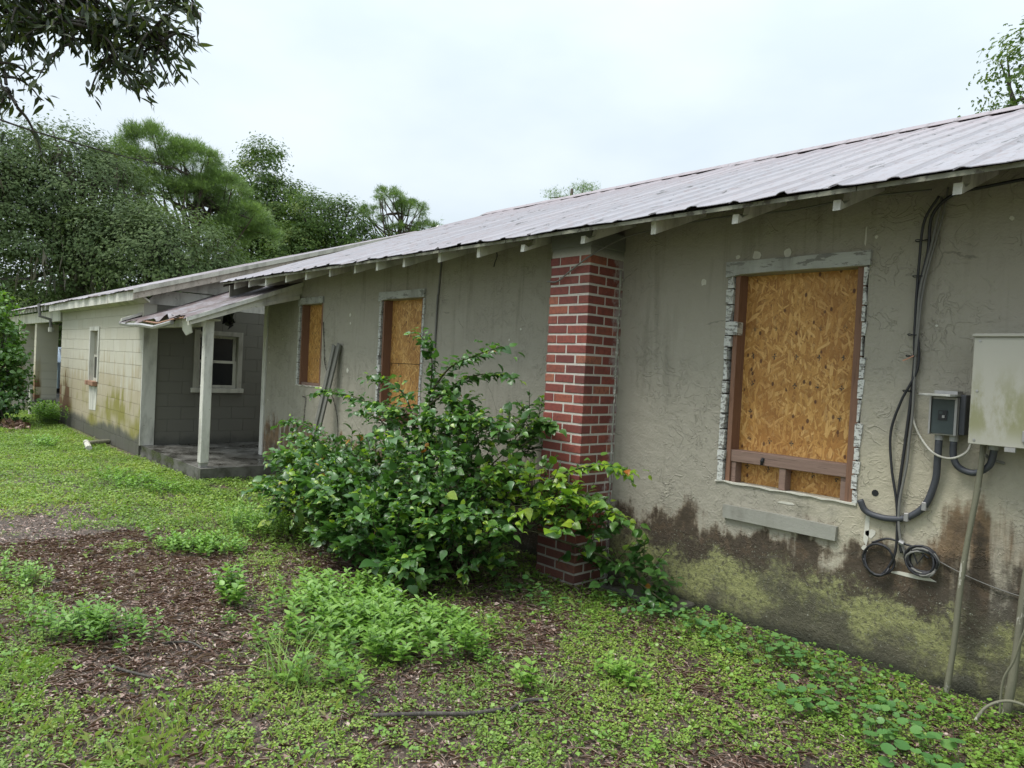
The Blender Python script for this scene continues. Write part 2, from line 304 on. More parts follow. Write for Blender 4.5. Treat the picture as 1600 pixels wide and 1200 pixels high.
MAT['stud'] = m_wood('stained_stud', (.14, .066, .038), (.27, .145, .09)); MAT['rail'] = m_wood('grey_brown_rail', (.145, .088, .066), (.30, .20, .155), .75, 'x')
MAT['greywood'] = m_wood('weathered_plank', (.085, .082, .070), (.22, .215, .185))
MAT['osb'] = m_osb(); MAT['brick'] = m_brick(); MAT['mortar'] = m_mortar(); MAT['mortar_rough'] = m_paint('mortar_smear', (.30, .295, .25), (.60, .58, .53), .5, (4, 4, 4)); MAT['roof'] = m_roof(); MAT['porchroof'] = m_roof('rusted_roof_metal', .85)
MAT['slab'] = m_slab(); MAT['rubber'] = m_plain('black_rubber', (.020, .020, .023), .5); MAT['greycable'] = m_plain('grey_cable', (.16, .155, .14), .6)
MAT['conduit'] = m_plain('grey_conduit', (.055, .058, .068), .5); MAT['pvc'] = m_paint('old_pvc', (.55, .53, .46), (.25, .24, .19), .45)
MAT['galv'] = m_plain('galvanised', (.36, .35, .34), .42, .5); MAT['panel'] = m_panel(); MAT['slate'] = m_plain('slate_cover', (.045, .062, .062), .4)
MAT['black'] = m_plain('black_plastic', (.012, .013, .016), .35); MAT['pole'] = m_paint('lichen_pole', (.16, .155, .105), (.42, .40, .34), .45, (4, 4, 1.2))
MAT['dark'] = m_plain('dark_interior', (.03, .03, .028), .9); MAT['hub'] = m_plain('grey_hub', (.33, .33, .32), .6)
MAT['copper'] = m_plain('copper', (.5, .25, .16), .45); MAT['chip'] = m_plain('chipped_paint', (.56, .54, .46), .8)
MAT['rust'] = m_plain('rusted_brick_sill', (.27, .15, .095), .8); MAT['cloth'] = m_plain('torn_dark_membrane', (.018, .018, .022), .8)
MAT['ground'] = m_ground(); MAT['glass'] = m_glass()
MAT['bark'] = m_bark('oak_bark', (.035, .03, .025), (.12, .105, .09)); MAT['pinebark'] = m_bark('pine_bark', (.035, .026, .022), (.11, .08, .065))
MAT['weedstem'] = m_plain('green_weed_stem', (.085, .15, .04), .6); MAT['stem'] = m_bark('green_stem', (.045, .04, .02), (.10, .10, .045))
MAT['bush'] = m_leaf('glossy_bush_leaf', [(.030, .080, .022), (.048, .118, .027), (.074, .165, .032), (.135, .25, .042), (.235, .34, .05)], .25, .33, .5)
MAT['newleaf'] = m_leaf('young_lime_leaf', [(.11, .22, .02), (.19, .32, .025), (.27, .36, .035)], .3, .35)
MAT['oldleaf'] = m_leaf('orange_leaf', [(.34, .19, .02), (.30, .09, .02)], .2, .4)
MAT['weed'] = m_leaf('weed_leaf', [(.10, .20, .035), (.145, .275, .044), (.20, .345, .058), (.27, .40, .09)], .3, .42)
MAT['ground_leaf'] = m_leaf('ground_cover_leaf', [(.102, .178, .030), (.16, .258, .041), (.232, .335, .054), (.34, .42, .09)], .3, .5)
MAT['pennywort'] = m_leaf('round_leaf', [(.07, .175, .05), (.105, .235, .065), (.15, .285, .08)], .3, .42)
MAT['grass'] = m_leaf('grass_blade', [(.11, .20, .035), (.17, .28, .05), (.255, .35, .08), (.38, .37, .15)], .3, .5)
MAT['litter'] = m_leaf('dead_leaf', [(.085, .044, .032), (.15, .085, .062), (.24, .15, .115), (.34, .24, .195), (.46, .38, .32)], .05, .5)
MAT['oakleaf'] = m_leaf('oak_crown', [(.050, .080, .034), (.076, .112, .046), (.106, .148, .060), (.148, .195, .082)], .25, .65, .15)
MAT['oakgreen'] = m_leaf('green_crown', [(.044, .078, .022), (.064, .108, .030), (.092, .145, .038), (.165, .20, .05)], .25, .65, .15)
MAT['needle'] = m_leaf('pine_needles', [(.078, .125, .042), (.115, .18, .056), (.155, .23, .072), (.21, .28, .105)], .25, .5)
MAT['moss'] = m_leaf('hanging_moss', [(.085, .082, .062), (.13, .12, .09), (.17, .155, .12)], .25, .8)
MAT['near_leaf'] = m_leaf('laurel_leaf', [(.022, .032, .015), (.032, .05, .018), (.05, .075, .02), (.09, .11, .022)], .22, .4)
MAT['shrub'] = m_leaf('shrub_leaf', [(.035, .085, .022), (.055, .125, .026), (.09, .18, .03), (.15, .25, .035)], .28, .4)

# ------------------------------------------------------------------ mesh helpers
def base_loc(o):
    v = Vector((0, 0, 0))
    while o is not None: v += o.location; o = o.parent
    return v
def link(name, me, parent=None, loc=None):
    o = bpy.data.objects.new(name, me); COL.objects.link(o)
    pl = base_loc(parent) if parent else Vector((0, 0, 0))
    if parent: o.parent = parent
    if loc is not None: o.location = Vector(loc) - pl
    return o
def tag(o, label=None, cat=None, group=None, kind=None):
    for k, v in (('label', label), ('category', cat), ('group', group), ('kind', kind)):
        if v: o[k] = v
    return o
def thing(name, loc, label, cat, group=None):
    o = bpy.data.objects.new(name, None); COL.objects.link(o); o.location = loc; o.empty_display_size = .1
    return tag(o, label, cat, group)
class MB:
    def __init__(s): s.v = []; s.f = []
    def add(s, v, f):
        k = len(s.v); s.v += [tuple(map(float, p)) for p in v]; s.f += [tuple(i + k for i in q) for q in f]; return s
    def box(s, a, b):
        (x0, y0, z0), (x1, y1, z1) = a, b
        return s.add([(x0, y0, z0), (x1, y0, z0), (x1, y1, z0), (x0, y1, z0), (x0, y0, z1), (x1, y0, z1), (x1, y1, z1), (x0, y1, z1)],
                     [(0, 3, 2, 1), (4, 5, 6, 7), (0, 1, 5, 4), (1, 2, 6, 5), (2, 3, 7, 6), (3, 0, 4, 7)])
    def prism(s, prof, d):            # closed profile of 3-D points extruded by d
        n = len(prof); p2 = [tuple(np.add(p, d)) for p in prof]
        return s.add(list(prof) + p2, [tuple(range(n))[::-1], tuple(range(n, 2 * n))] + [(i, (i + 1) % n, n + (i + 1) % n, n + i) for i in range(n)])
    def tube(s, pts, r, seg=8, cap=True):
        pts = [Vector(p) for p in pts]; n = len(pts); rr = r if hasattr(r, '__len__') else [r] * n
        rings = []; up = None
        for i, p in enumerate(pts):
            t = (pts[min(i + 1, n - 1)] - pts[max(i - 1, 0)]).normalized()
            if up is None: up = t.orthogonal().normalized()
            up = (up - t * up.dot(t)); up = up.normalized() if up.length > 1e-6 else t.orthogonal().normalized()
            b = t.cross(up)
            rings.append([p + (up * math.cos(2 * math.pi * k / seg) + b * math.sin(2 * math.pi * k / seg)) * rr[i] for k in range(seg)])
        v = [q for g in rings for q in g]
        f = [(i * seg + k, i * seg + (k + 1) % seg, (i + 1) * seg + (k + 1) % seg, (i + 1) * seg + k) for i in range(n - 1) for k in range(seg)]
        if cap: f += [tuple(range(seg))[::-1], tuple((n - 1) * seg + k for k in range(seg))]
        return s.add(v, f)
    def build(s, name, mat, parent=None, loc=None, smooth=False):   # vertices given in world coordinates
        if loc is None: loc = base_loc(parent) if parent else Vector((0, 0, 0))
        loc = Vector(loc); me = bpy.data.meshes.new(name)
        me.from_pydata([(p[0] - loc.x, p[1] - loc.y, p[2] - loc.z) for p in s.v], [], s.f)
        me.materials.append(mat if not isinstance(mat, str) else MAT[mat])
        if smooth: me.polygons.foreach_set('use_smooth', [True] * len(me.polygons))
        me.update(); return link(name, me, parent, loc)
def cr_spline(P, n=8):
    P = [Vector(p) for p in P]; Q = [P[0] * 2 - P[1]] + P + [P[-1] * 2 - P[-2]]; o = []
    for i in range(1, len(Q) - 2):
        a, b, c, d = Q[i - 1:i + 3]
        for k in range(n):
            t = k / n; o.append(.5 * ((2 * b) + (c - a) * t + (2 * a - 5 * b + 4 * c - d) * t * t + (3 * b - a - 3 * c + d) * t ** 3))
    return o + [P[-1]]
def box(name, a, b, mat, parent=None, bev=0.0):
    a = np.minimum(a, b).astype(float); b2 = np.maximum(a, np.array(b, float)); c = (a + b2) / 2
    if not bev: return MB().box(a, b2).build(name, mat, parent, loc=Vector(c))
    return chamfer(name, c, (b2 - a) / 2, bev, mat, parent)
def cham_mesh(name, h, e, mat):
    hx, hy, hz = h; v = []; f = []
    bm = __import__('bmesh').new()
    import bmesh
    bmesh.ops.create_cube(bm, size=2, matrix=Matrix.Diagonal((hx, hy, hz, 1)))
    bmesh.ops.bevel(bm, geom=bm.edges[:], offset=e, segments=1, affect='EDGES')
    me = bpy.data.meshes.new(name); bm.to_mesh(me); bm.free(); me.materials.append(MAT[mat]); return me
def chamfer(name, c, h, e, mat, parent): return link(name, cham_mesh(name, h, e, mat), parent, Vector(c))
def fastmesh(name, V, F, mat, parent=None, loc=None, rnd=None, smooth=False):
    loc = Vector(loc) if loc is not None else (base_loc(parent) if parent else Vector((0, 0, 0)))
    V = np.asarray(V, np.float32) - np.array(loc, np.float32); F = np.asarray(F, np.int32); k = F.shape[1]
    me = bpy.data.meshes.new(name); me.vertices.add(len(V)); me.vertices.foreach_set('co', V.ravel())
    me.loops.add(F.size); me.loops.foreach_set('vertex_index', F.ravel())
    me.polygons.add(len(F)); me.polygons.foreach_set('loop_start', np.arange(0, F.size, k, dtype=np.int32))
    try: me.polygons.foreach_set('loop_total', np.full(len(F), k, np.int32))
    except Exception: pass
    if smooth: me.polygons.foreach_set('use_smooth', np.ones(len(F), bool))
    me.materials.append(MAT[mat] if isinstance(mat, str) else mat)
    me.update(calc_edges=True)
    if rnd is not None:
        a = me.attributes.new('rnd', 'FLOAT', 'FACE'); a.data.foreach_set('value', np.asarray(rnd, np.float32))
    return link(name, me, parent, loc)
def frames(nrm, spin):
    """rotation matrices whose third axis is nrm, turned by spin about it"""
    n = nrm / np.linalg.norm(nrm, axis=1, keepdims=True)
    a = np.where(np.abs(n[:, 2:3]) < .9, np.array([[0, 0, 1.]]), np.array([[1., 0, 0]]))
    t = np.cross(a, n); t /= np.linalg.norm(t, axis=1, keepdims=True); b = np.cross(n, t)
    c, s = np.cos(spin)[:, None], np.sin(spin)[:, None]
    return np.stack([t * c + b * s, -t * s + b * c, n], 2)
def along(d, up):
    """rotation matrices whose y axis is d and whose z axis is as near up as it can be"""
    d = d / np.linalg.norm(d, axis=1, keepdims=True); x = np.cross(d, up); l = np.linalg.norm(x, axis=1, keepdims=True)
    x = np.where(l > 1e-4, x / np.maximum(l, 1e-6), np.array([[1., 0, 0]])); return np.stack([x, d, np.cross(x, d)], 2)
def scatter(T, F, P, Rm, S):
    T = np.asarray(T, float); F = np.asarray(F, int); n, k = len(P), len(T)
    S = np.asarray(S); S = S[:, None, None] if S.ndim == 1 else S[:, None, :]
    V = np.einsum('nij,nkj->nki', Rm, np.broadcast_to(T, (n, k, 3)) * S) + P[:, None, :]
    FF = F[None] + (np.arange(n) * k)[:, None, None]
    return V.reshape(-1, 3), FF.reshape(-1, F.shape[1])
def hash2(i, j, s): return np.modf(np.abs(np.sin(i * 127.1 + j * 311.7 + s * 74.7) * 43758.5453))[0]
def vnoise(x, y, s=0):
    i, j = np.floor(x), np.floor(y); u, v = x - i, y - j; u = u * u * (3 - 2 * u); v = v * v * (3 - 2 * v)
    return (hash2(i, j, s) * (1 - u) + hash2(i + 1, j, s) * u) * (1 - v) + (hash2(i, j + 1, s) * (1 - u) + hash2(i + 1, j + 1, s) * u) * v
def fbm(x, y, s=0): return .55 * vnoise(x, y, s) + .3 * vnoise(x * 2.1, y * 2.1, s + 5) + .15 * vnoise(x * 4.3, y * 4.3, s + 9)
# leaf templates: y along the leaf, z the upper side
LEAF2 = ([(0, 0, 0), (.5, .45, .10), (0, 1, -.06), (-.5, .45, .10)], [(0, 1, 2), (0, 2, 3)])
OVATE = ([(0, 0, 0), (.30, .12, .05), (.42, .34, .08), (.27, .66, .05), (0, 1, -.14), (-.27, .66, .05), (-.42, .34, .08), (-.30, .12, .05), (0, .34, 0), (0, .66, -.02)],
         [(0, 1, 8), (1, 2, 8), (2, 3, 9), (2, 9, 8), (3, 4, 9), (4, 5, 9), (5, 6, 9), (6, 8, 9), (6, 7, 8), (7, 0, 8)])
CURLED = ([(0, 0, 0), (.26, .12, .10), (.34, .36, .20), (.20, .66, .12), (.06, .95, -.34), (-.24, .66, .02), (-.40, .34, .05), (-.30, .12, .03), (0, .34, .02), (0, .66, -.05)], OVATE[1])
LANCE = ([(0, 0, 0), (.15, .3, .04), (.13, .62, .03), (0, 1, -.07), (-.13, .62, .03), (-.15, .3, .04), (0, .3, 0), (0, .62, -.01)],
         [(0, 1, 6), (1, 2, 7), (1, 7, 6), (2, 3, 7), (3, 4, 7), (4, 5, 6), (4, 6, 7), (5, 0, 6)])
SPRAY = ([(0, 0, 0), (.22, .5, .06), (0, 1, 0), (-.22, .5, .06), (.0, .1, 0), (.62, .22, .10), (.8, .72, 0), (.25, .58, .1), (0, .1, 0), (-.25, .58, -.06), (-.8, .72, -.1), (-.62, .22, .0)],
         [(0, 1, 2), (0, 2, 3), (4, 5, 6), (4, 6, 7), (8, 9, 10), (8, 10, 11)])
ROUND = ([(0, -.05, 0)] + [(.5 * math.sin(a) * (1 + .07 * math.cos(5 * a)), .15 - .5 * math.cos(a) * (1 + .07 * math.cos(5 * a)), .07) for a in np.linspace(.25, 2 * math.pi - .25, 10)],
         [(0, i, i + 1) for i in range(1, 10)])
def tri_only(T): return T
def unit(n):
    v = rng.normal(size=(n, 3)); return v / np.linalg.norm(v, axis=1, keepdims=True)

# ------------------------------------------------------------------ ground
def gz(x, y):
    """height of the ground: flat along the house, slightly uneven in the yard"""
    x = np.asarray(x, float); y = np.asarray(y, float); k = np.clip((4.2 - y) / 1.5, 0, 1)
    return (.05 * (fbm(x * .8, y * .8, 3) - .5) + .02 * (fbm(x * 3, y * 3, 8) - .5)) * k
gx = np.concatenate([[-400, -150, -70, -40], np.arange(-28, -9, .5), np.arange(-9, 1.5, .09), np.arange(1.5, 8, .6), [20, 70, 200, 400]])
gy = np.concatenate([[-400, -150, -50, -20], np.arange(-9, -.5, .5), np.arange(-.5, 4.9, .09), [6, 12, 30, 80, 200, 400]])
GX, GY = np.meshgrid(gx, gy); GZ = gz(GX, GY)
GV = np.stack([GX.ravel(), GY.ravel(), GZ.ravel()], 1); nx_ = len(gx)
GI = (np.arange(len(gy) - 1)[:, None] * nx_ + np.arange(nx_ - 1)[None]).ravel()
g = fastmesh('ground', GV, np.stack([GI, GI + 1, GI + nx_ + 1, GI + nx_], 1), 'ground', smooth=True); tag(g, kind='structure')

# ------------------------------------------------------------------ the house
D = 4.4
HOUSE = thing('house', (-6, 4.4, 0), 'long low abandoned house of grey stucco with boarded windows, brick chimney and metal roof', 'house')
SL = .38; EY, EZ, RY = 3.72, 2.666, 8.6                              # roof pitch, eave edge
def rz(y): return EZ + SL * (y - EY)
WIN = {'a': (-9.25, -8.56, 1.27, 2.37), 'b': (-7.17, -6.28, .95, 2.355), 'c': (-2.665, -1.73, .93, 2.355)}
def wall_with_openings():
    m = MB(); xs = sorted(set([-10.35, 3.2] + [w[i] for w in WIN.values() for i in (0, 1)] + list(np.arange(-10, 3.2, .5)))); top = rz(D) - .05
    zs = sorted(set([-.15, top] + [w[i] for w in WIN.values() for i in (2, 3)] + [.5, 1.0, 1.6, 2.0]))
    for i in range(len(xs) - 1):
        for j in range(len(zs) - 1):
            cx, cz = (xs[i] + xs[i + 1]) / 2, (zs[j] + zs[j + 1]) / 2
            if any(w[0] < cx < w[1] and w[2] < cz < w[3] for w in WIN.values()): continue
            for y, fl in ((D, 0), (D + .2, 1)):
                q = [(xs[i], y, zs[j]), (xs[i + 1], y, zs[j]), (xs[i + 1], y, zs[j + 1]), (xs[i], y, zs[j + 1])]
                m.add(q[::-1] if fl else q, [(0, 1, 2, 3)])
    for a, b, c, d in WIN.values():
        for p, q in (((a, c), (a, d)), ((a, d), (b, d)), ((b, d), (b, c)), ((b, c), (a, c))):
            m.add([(p[0], D, p[1]), (p[0], D + .2, p[1]), (q[0], D + .2, q[1]), (q[0], D, q[1])], [(0, 1, 2, 3)])
    m.build('stucco_wall', 'stucco', HOUSE)
    m = MB().prism([(-10.352, D + .004, -.15), (-10.352, 13.6, -.15), (-10.352, 13.6, 2.7), (-10.352, RY, rz(RY) - .06), (-10.352, D + .004, top)], (.2, 0, 0)); m.build('end_wall', 'stucco', HOUSE)
    m = MB().prism([(3.0, D + .2, -.15), (3.0, 13.6, -.15), (3.0, 13.6, 2.7), (3.0, RY, rz(RY) - .06), (3.0, D + .2, top)], (.2, 0, 0)); m.build('end_wall', 'stucco', HOUSE)
    box('back_wall', (-10.1, 13.4, -.15), (3.0, 13.6, 2.7), 'stucco', HOUSE)
    # painted corner board beside the porch
    box('corner_board', (-10.375, D - .02, .17), (-10.26, D + .03, 2.42), 'white', HOUSE)
wall_with_openings()
def irregular(name, prof2, y0, y1, mat, parent):           # outline in x,z pulled through y
    return MB().prism([(x, y0, z) for x, z in prof2], (0, y1 - y0, 0)).build(name, mat, parent)
def chip_column(parent, x0, x1, z0, z1, seed, wide=()):
    """painted masonry left bare along a jamb: one flaky block end above the other"""
    rr = random.Random(seed); z = z0; k = 0
    while z < z1 - .03:
        h = min(rr.uniform(.075, .15), z1 - z); a = x0 + rr.uniform(0, .012); b = x1 + rr.uniform(-.012, .012)
        if k in wide: b = x1 + .045 if x1 > x0 else b
        p = [(a, z + .004), (b + rr.uniform(-.01, .01), z + .004), (b + rr.uniform(-.01, .01), z + h - .006), ((a + b) / 2, z + h - .004 + rr.uniform(-.004, .004)), (a, z + h - .006)]
        irregular('jamb_block', p, D - .006 - rr.uniform(0, .008), D + .06, 'flaky', parent); z += h; k += 1
def boarded_window(key, label, name='boarded_window'):
    a, b, c, d = WIN[key]; W = tag(bpy.data.objects.new(name, None), label); COL.objects.link(W); W.parent = HOUSE
    W.location = Vector(((a + b) / 2, D, c)) - base_loc(HOUSE)
    # header board, slightly bowed
    n = 8; rr = random.Random(hash(key) % 7 + 3); e = .012
    up = [(a - .008 + (b - a + .02) * i / n, d + .088 + rr.uniform(-.002, .002)) for i in range(n + 1)]
    lo = [(a - .008 + (b - a + .02) * i / n, d + .002 - (.02 if i == 0 else .0) + rr.uniform(-.004, .003)) for i in range(n + 1)]
    irregular('header_board', lo + up[::-1], D - .022, D + .03, 'pale_wood', W)
    chip_column(W, a - .006, a + .044, c, d - .004, 5 + ord(key), (9,) if key == 'c' else ())
    if key != 'a': chip_column(W, b - .028, b + .004, c + (.0 if key == 'b' else .0), d - .004, 9 + ord(key))
    xi, xj = a + .065, b - .05
    box('jamb_stud', (xi - .012, D + .012, c), (xi + .02, D + .118, d), 'stud', W)
    box('jamb_stud', (xj - .02, D + .015, c), (xj + .03, D + .118, d), 'stud', W)
    ob = D + .118
    if key == 'a':
        box('strand_board', (xi - .02, ob, c + .002), (b + .1, ob + .013, d + .1), 'osb', W)
        box('rail', (a + .03, D + .03, c), (b - .02, D + .10, c + .045), 'rail', W)
    else:
        rz0, rz1 = (c + .145, c + .225) if key == 'c' else (c + .135, c + .195)
        seam = rz0 + .03 if key == 'c' else 1.63
        box('strand_board', (xi - .02, ob, seam + .006), (xj + .06, ob + .013, d + .1), 'osb', W)
        box('strand_board', (xi - .02, ob + (.001 if key == 'c' else .004), c - .05), (xj + .06, ob + .013, seam), 'osb', W)
        box('rail', (xi - .005, D + .02, rz0), (xj - .005, D + .105, rz1), 'rail', W, .003)
        mid = (xi + xj) / 2 - (.02 if key == 'c' else -.02)
        box('stud', (mid - .022, D + .028, c), (mid + .022, D + .108, rz0), 'rail', W, .003)
        box('stud', (xi + .021, D + .028, c), (xi + .055, D + .108, rz0), 'rail', W, .003)
        box('stud', (xj - .058, D + .034, c), (xj - .021, D + .108, rz0), 'rail', W, .003)
        if key == 'c': MB().tube([(mid - .14, D + .015, rz0 + .004), (mid - .137, D + .014, rz0 + .03), (mid - .13, D + .017, rz0 + .052)], [.008, .013, .009], 7).build('knot', 'black', W)
    # ragged stucco lip left along the opening
    n = 14; lip = [(a - .012 + (b - a + .02) * i / n, c + .004 + rr.uniform(-.004, .006)) for i in range(n + 1)]
    irregular('stucco_lip', [(x, z - .004 - rr.uniform(0, .010)) for x, z in lip] + lip[::-1], D - .012, D + .015, 'chip', W)
    return W
boarded_window('a', 'narrow boarded window beside the porch'); boarded_window('b', 'boarded window behind the bush with a seam across its board')
boarded_window('c', 'widest boarded window, right of the brick chimney')
# painted board under the right window, with the stucco apron above it
irregular('sill_board', [(-2.59, .69), (-1.825, .688), (-1.82, .775), (-2.2, .782), (-2.592, .779)], D - .03, D - .001, 'grey_trim', HOUSE)
# chipped paint spots on the stucco
def chip_spot(x, z, r, parent=HOUSE, name='paint_chip'):
    n = 9; p = [(x + r * math.cos(2 * math.pi * i / n) * random.uniform(.6, 1.15), z + r * math.sin(2 * math.pi * i / n) * random.uniform(.6, 1.15)) for i in range(n)]
    irregular(name, p, D - .003, D + .001, 'chip', parent)
for x, z, r in ((-2.86, 2.32, .028), (-2.60, 2.475, .02), (-2.46, 2.475, .035), (-2.24, 2.475, .032), (-1.70, 2.52, .012), (-1.35, 1.99, .008), (-1.63, .77, .03), (-1.66, .68, .022),
                (-1.03, 2.55, .014), (-10.15, 1.55, .016), (-10.16, 1.0, .012), (-10.2, 1.78, .014), (-9.75, 1.9, .012), (-7.86, 1.52, .03), (-7.85, 2.2, .024), (-7.84, 2.1, .016), (-8.55, 1.05, .014),
                (-4.9, 1.9, .012), (-4.75, 2.0, .012), (-1.9, .70, .022), (-2.5, .73, .022)): chip_spot(x, z, r)
for x, z, a, b in ((-1.655, .80, .016, .11), (-1.40, .578, .13, .012), (-1.76, 2.53, .006, .06), (-2.16, .86, .06, .008)):
    irregular('paint_chip', [(x - a, z - b * .7), (x + a * .2, z - b), (x + a, z - b * .3), (x + a * .7, z + b), (x - a * .5, z + b * .8)], D - .003, D + .001, 'chip', HOUSE)
MB().tube([(-1.62, D - .002, 1.012), (-1.62, D + .05, 1.012)], .020, 9).build('wall_hole', 'black', HOUSE)

# chimney of single bricks
CH = tag(bpy.data.objects.new('chimney', None), 'red brick chimney stack against the wall'); COL.objects.link(CH); CH.parent = HOUSE; CH.location = Vector((-3.8, 4.2, 0)) - base_loc(HOUSE)
CX0, CX1, CY0 = -4.0, -3.59, 4.0
box('mortar_core', (CX0 + .004, CY0 + .004, -.1), (CX1 - .004, D, 2.62), 'mortar', CH)
bh, bj = .0605, .0155; ch = bh + bj
def brick_mesh(l, d): return cham_mesh('brick', (l / 2, d / 2, bh / 2), .0035, 'brick')
L, Wd = .2, .095
bm_ = {'sx': brick_mesh(.198, .1), 'hx': brick_mesh(.098, .1), 'sy': brick_mesh(.1, .19), 'hy': brick_mesh(.1, .09), 'qy': brick_mesh(.1, .058)}
def put(kind, x, y, z): 
    o = link('brick', bm_[kind], CH, Vector((x + random.uniform(-.0015, .0015), y + random.uniform(-.0015, .0015), z + random.uniform(-.001, .001))))
    o.rotation_euler = (random.uniform(-.006, .006), 0, random.uniform(-.008, .008))
for k in range(-1, 33):
    z = .03 + k * ch + bh / 2
    if z > 2.56: break
    if k % 2:      # stretcher ends the corner on the front
        put('sx', CX1 - .099, CY0 + .05, z); put('sx', CX0 + .099, CY0 + .05, z)
        put('sy', CX1 - .05, CY0 + .1135 + .095, z); put('hy', CX1 - .05, CY0 + .1135 + .19 + .0135 + .04, z)
        put('sy', CX0 + .05, CY0 + .1135 + .095, z); put('hy', CX0 + .05, CY0 + .3575, z)
    else:          # corner brick runs back along the side
        put('sy', CX1 - .05, CY0 + .095, z); put('sx', CX1 - .1135 - .099, CY0 + .05, z); put('hx', CX0 + .042, CY0 + .05, z)
        put('sy', CX1 - .05, CY0 + .19 + .0135 + .095, z)
# rough grey parging over the top courses and down the joint with the wall
box('parging', (CX0 - .008, CY0 - .006, 2.592), (CX1 + .008, D, rz(4.0) - .05), 'mortar', CH, .006)
jv = [(CX1 - .002, D - .03 - .012 * random.random(), z) for z in np.arange(-.05, 2.5, .05)]
MB().tube(jv, [.004 + .013 * random.random() for _ in jv], 6).build('mortar_fillet', 'mortar_rough', CH, smooth=True)

# rafters
tips = [-10.08, -9.56] + [v * 3.81 for v in (-2.359, -2.211, -2.066, -1.918, -1.776, -1.653, -1.527, -1.379, -1.229, -1.084, -.921, -.758, -.601, -.443, -.294)] + [-.55, 0, .6, 1.2, 1.8, 2.4, 3.0]
for i, x in enumerate(tips):
    w = .02; y0 = 3.81 + random.uniform(-.02, .015); y1 = 5.0
    bite = i in (11, 12, 14, 15, 16)
    t0 = rz(y0) - .045; t1 = rz(y1) - .045
    prof = [(x - w, y0, t0 - .092), (x - w, y1, t1 - .092), (x - w, y1, t1), (x - w, y0 + .14, rz(y0 + .14) - .045)]
    if bite: prof += [(x - w, y0 + .12, rz(y0) - .06), (x - w, y0 + .05, t0 - .05), (x - w, y0 + .005, t0 - .035)]
    else: prof += [(x - w, y0, t0)]
    MB().prism(prof, (2 * w, 0, 0)).build('rafter', 'rafter', HOUSE, loc=(x, y0, t0))
# boards under the metal
def slope_board(name, x0, x1, y0, y1, dz, th, mat, parent=HOUSE, f=rz):
    return MB().prism([(x0, y0, f(y0) - dz), (x0, y1, f(y1) - dz), (x0, y1, f(y1) - dz - th), (x0, y0, f(y0) - dz - th)], (x1 - x0, 0, 0)).build(name, mat, parent)
xx = -10.36
while xx < 3.2:
    x2 = min(xx + random.uniform(2.2, 3.4), 3.2); slope_board('eave_board', xx, x2 - .006, 3.745 + random.uniform(-.008, .01), 3.90, .017, .024, 'eave'); xx = x2
for k, y in enumerate(np.arange(3.94, 8.5, .36)):
    slope_board('roof_lath', -10.33, 3.15, y, y + .30, .018, .022, 'deck')
MB().prism([(-10.385, 3.76, rz(3.76) - .004), (-10.385, RY, rz(RY) - .004), (-10.385, RY, rz(RY) - .11), (-10.385, 3.76, rz(3.76) - .08)], (.022, 0, 0)).build('verge_board', 'deck', HOUSE)
# roof sheets, each ribbed sheet a part
def roof_sheet(name, x0, x1, f, y0, y1, mat, parent, ribs, wave, rows=14, ragged=.014, seed=0, th=.0015):
    rr = np.random.default_rng(seed); xs = []; hs = []
    for r_ in ribs:
        for dx, h in ((-.035, 0), (-.022, .009), (-.008, .014), (.008, .014), (.022, .009), (.035, 0)): xs.append(r_ + dx); hs.append(h)
    for t in np.linspace(x0, x1, 9):
        if all(abs(t - r_) > .045 for r_ in ribs): xs.append(t); hs.append(0)
    o = np.argsort(xs); xs = np.array(xs)[o]; hs = np.array(hs)[o]; ts = np.linspace(0, 1, rows + 1) ** 1.5; V = []; n = len(xs)
    for i, t in enumerate(ts):
        y = y0 + (y1 - y0) * t; yy = y - (.012 * np.sin(xs * 9 + seed) + rr.uniform(-ragged, ragged, n)) * (i == 0)
        w = wave * (fbm(xs * 2.2 + 40, np.full(n, y * 1.6), 2) - .5) * 2 + .006 * (fbm(xs * 6 + 40, np.full(n, y * 2.5), 4) - .5)
        if i == 0: w = w + .010 * (fbm(xs * 7, np.full(n, 3.3), 6) - .6)
        hh = hs if i else hs * (.25 + .75 * hash2(np.round(xs * 3.45), np.full(n, seed * 1.0), 3))
        V += list(zip(xs, yy, f(yy) + hh + w))
    F = [(i * n + k, i * n + k + 1, (i + 1) * n + k + 1, (i + 1) * n + k) for i in range(rows) for k in range(n - 1)]
    m = len(V); V2 = V + [(a, b, c - .004) for a, b, c in V]
    F2 = F + [tuple(m + q for q in f_[::-1]) for f_ in F] + [(k, m + k, m + k + 1, k + 1) for k in range(n - 1)]
    return MB().add(V2, F2).build(name, mat, parent)
x = -10.40; k = 0
while x < 3.2:
    roof_sheet('roof_sheet', x, x + .585, lambda y, k=k: rz(y) + .005 * (k % 2), EY, RY, 'roof', HOUSE, (x + .04, x + .33), .014, seed=k); x += .58; k += 1
MB().prism([(-10.40, RY - .16, rz(RY - .16) + .024), (-10.40, RY, rz(RY) + .05), (-10.40, RY + .16, rz(RY - .16) + .024), (-10.40, RY + .16, rz(RY - .16) + .018), (-10.40, RY, rz(RY) + .044), (-10.40, RY - .16, rz(RY - .16) + .018)], (13.65, 0, 0)).build('ridge_cap', 'roof', HOUSE)
MB().add([(-10.40, RY, rz(RY)), (3.25, RY, rz(RY)), (3.25, 14.0, rz(2 * RY - 14)), (-10.40, 14.0, rz(2 * RY - 14))], [(0, 1, 2, 3)]).build('rear_roof', 'roof', HOUSE)

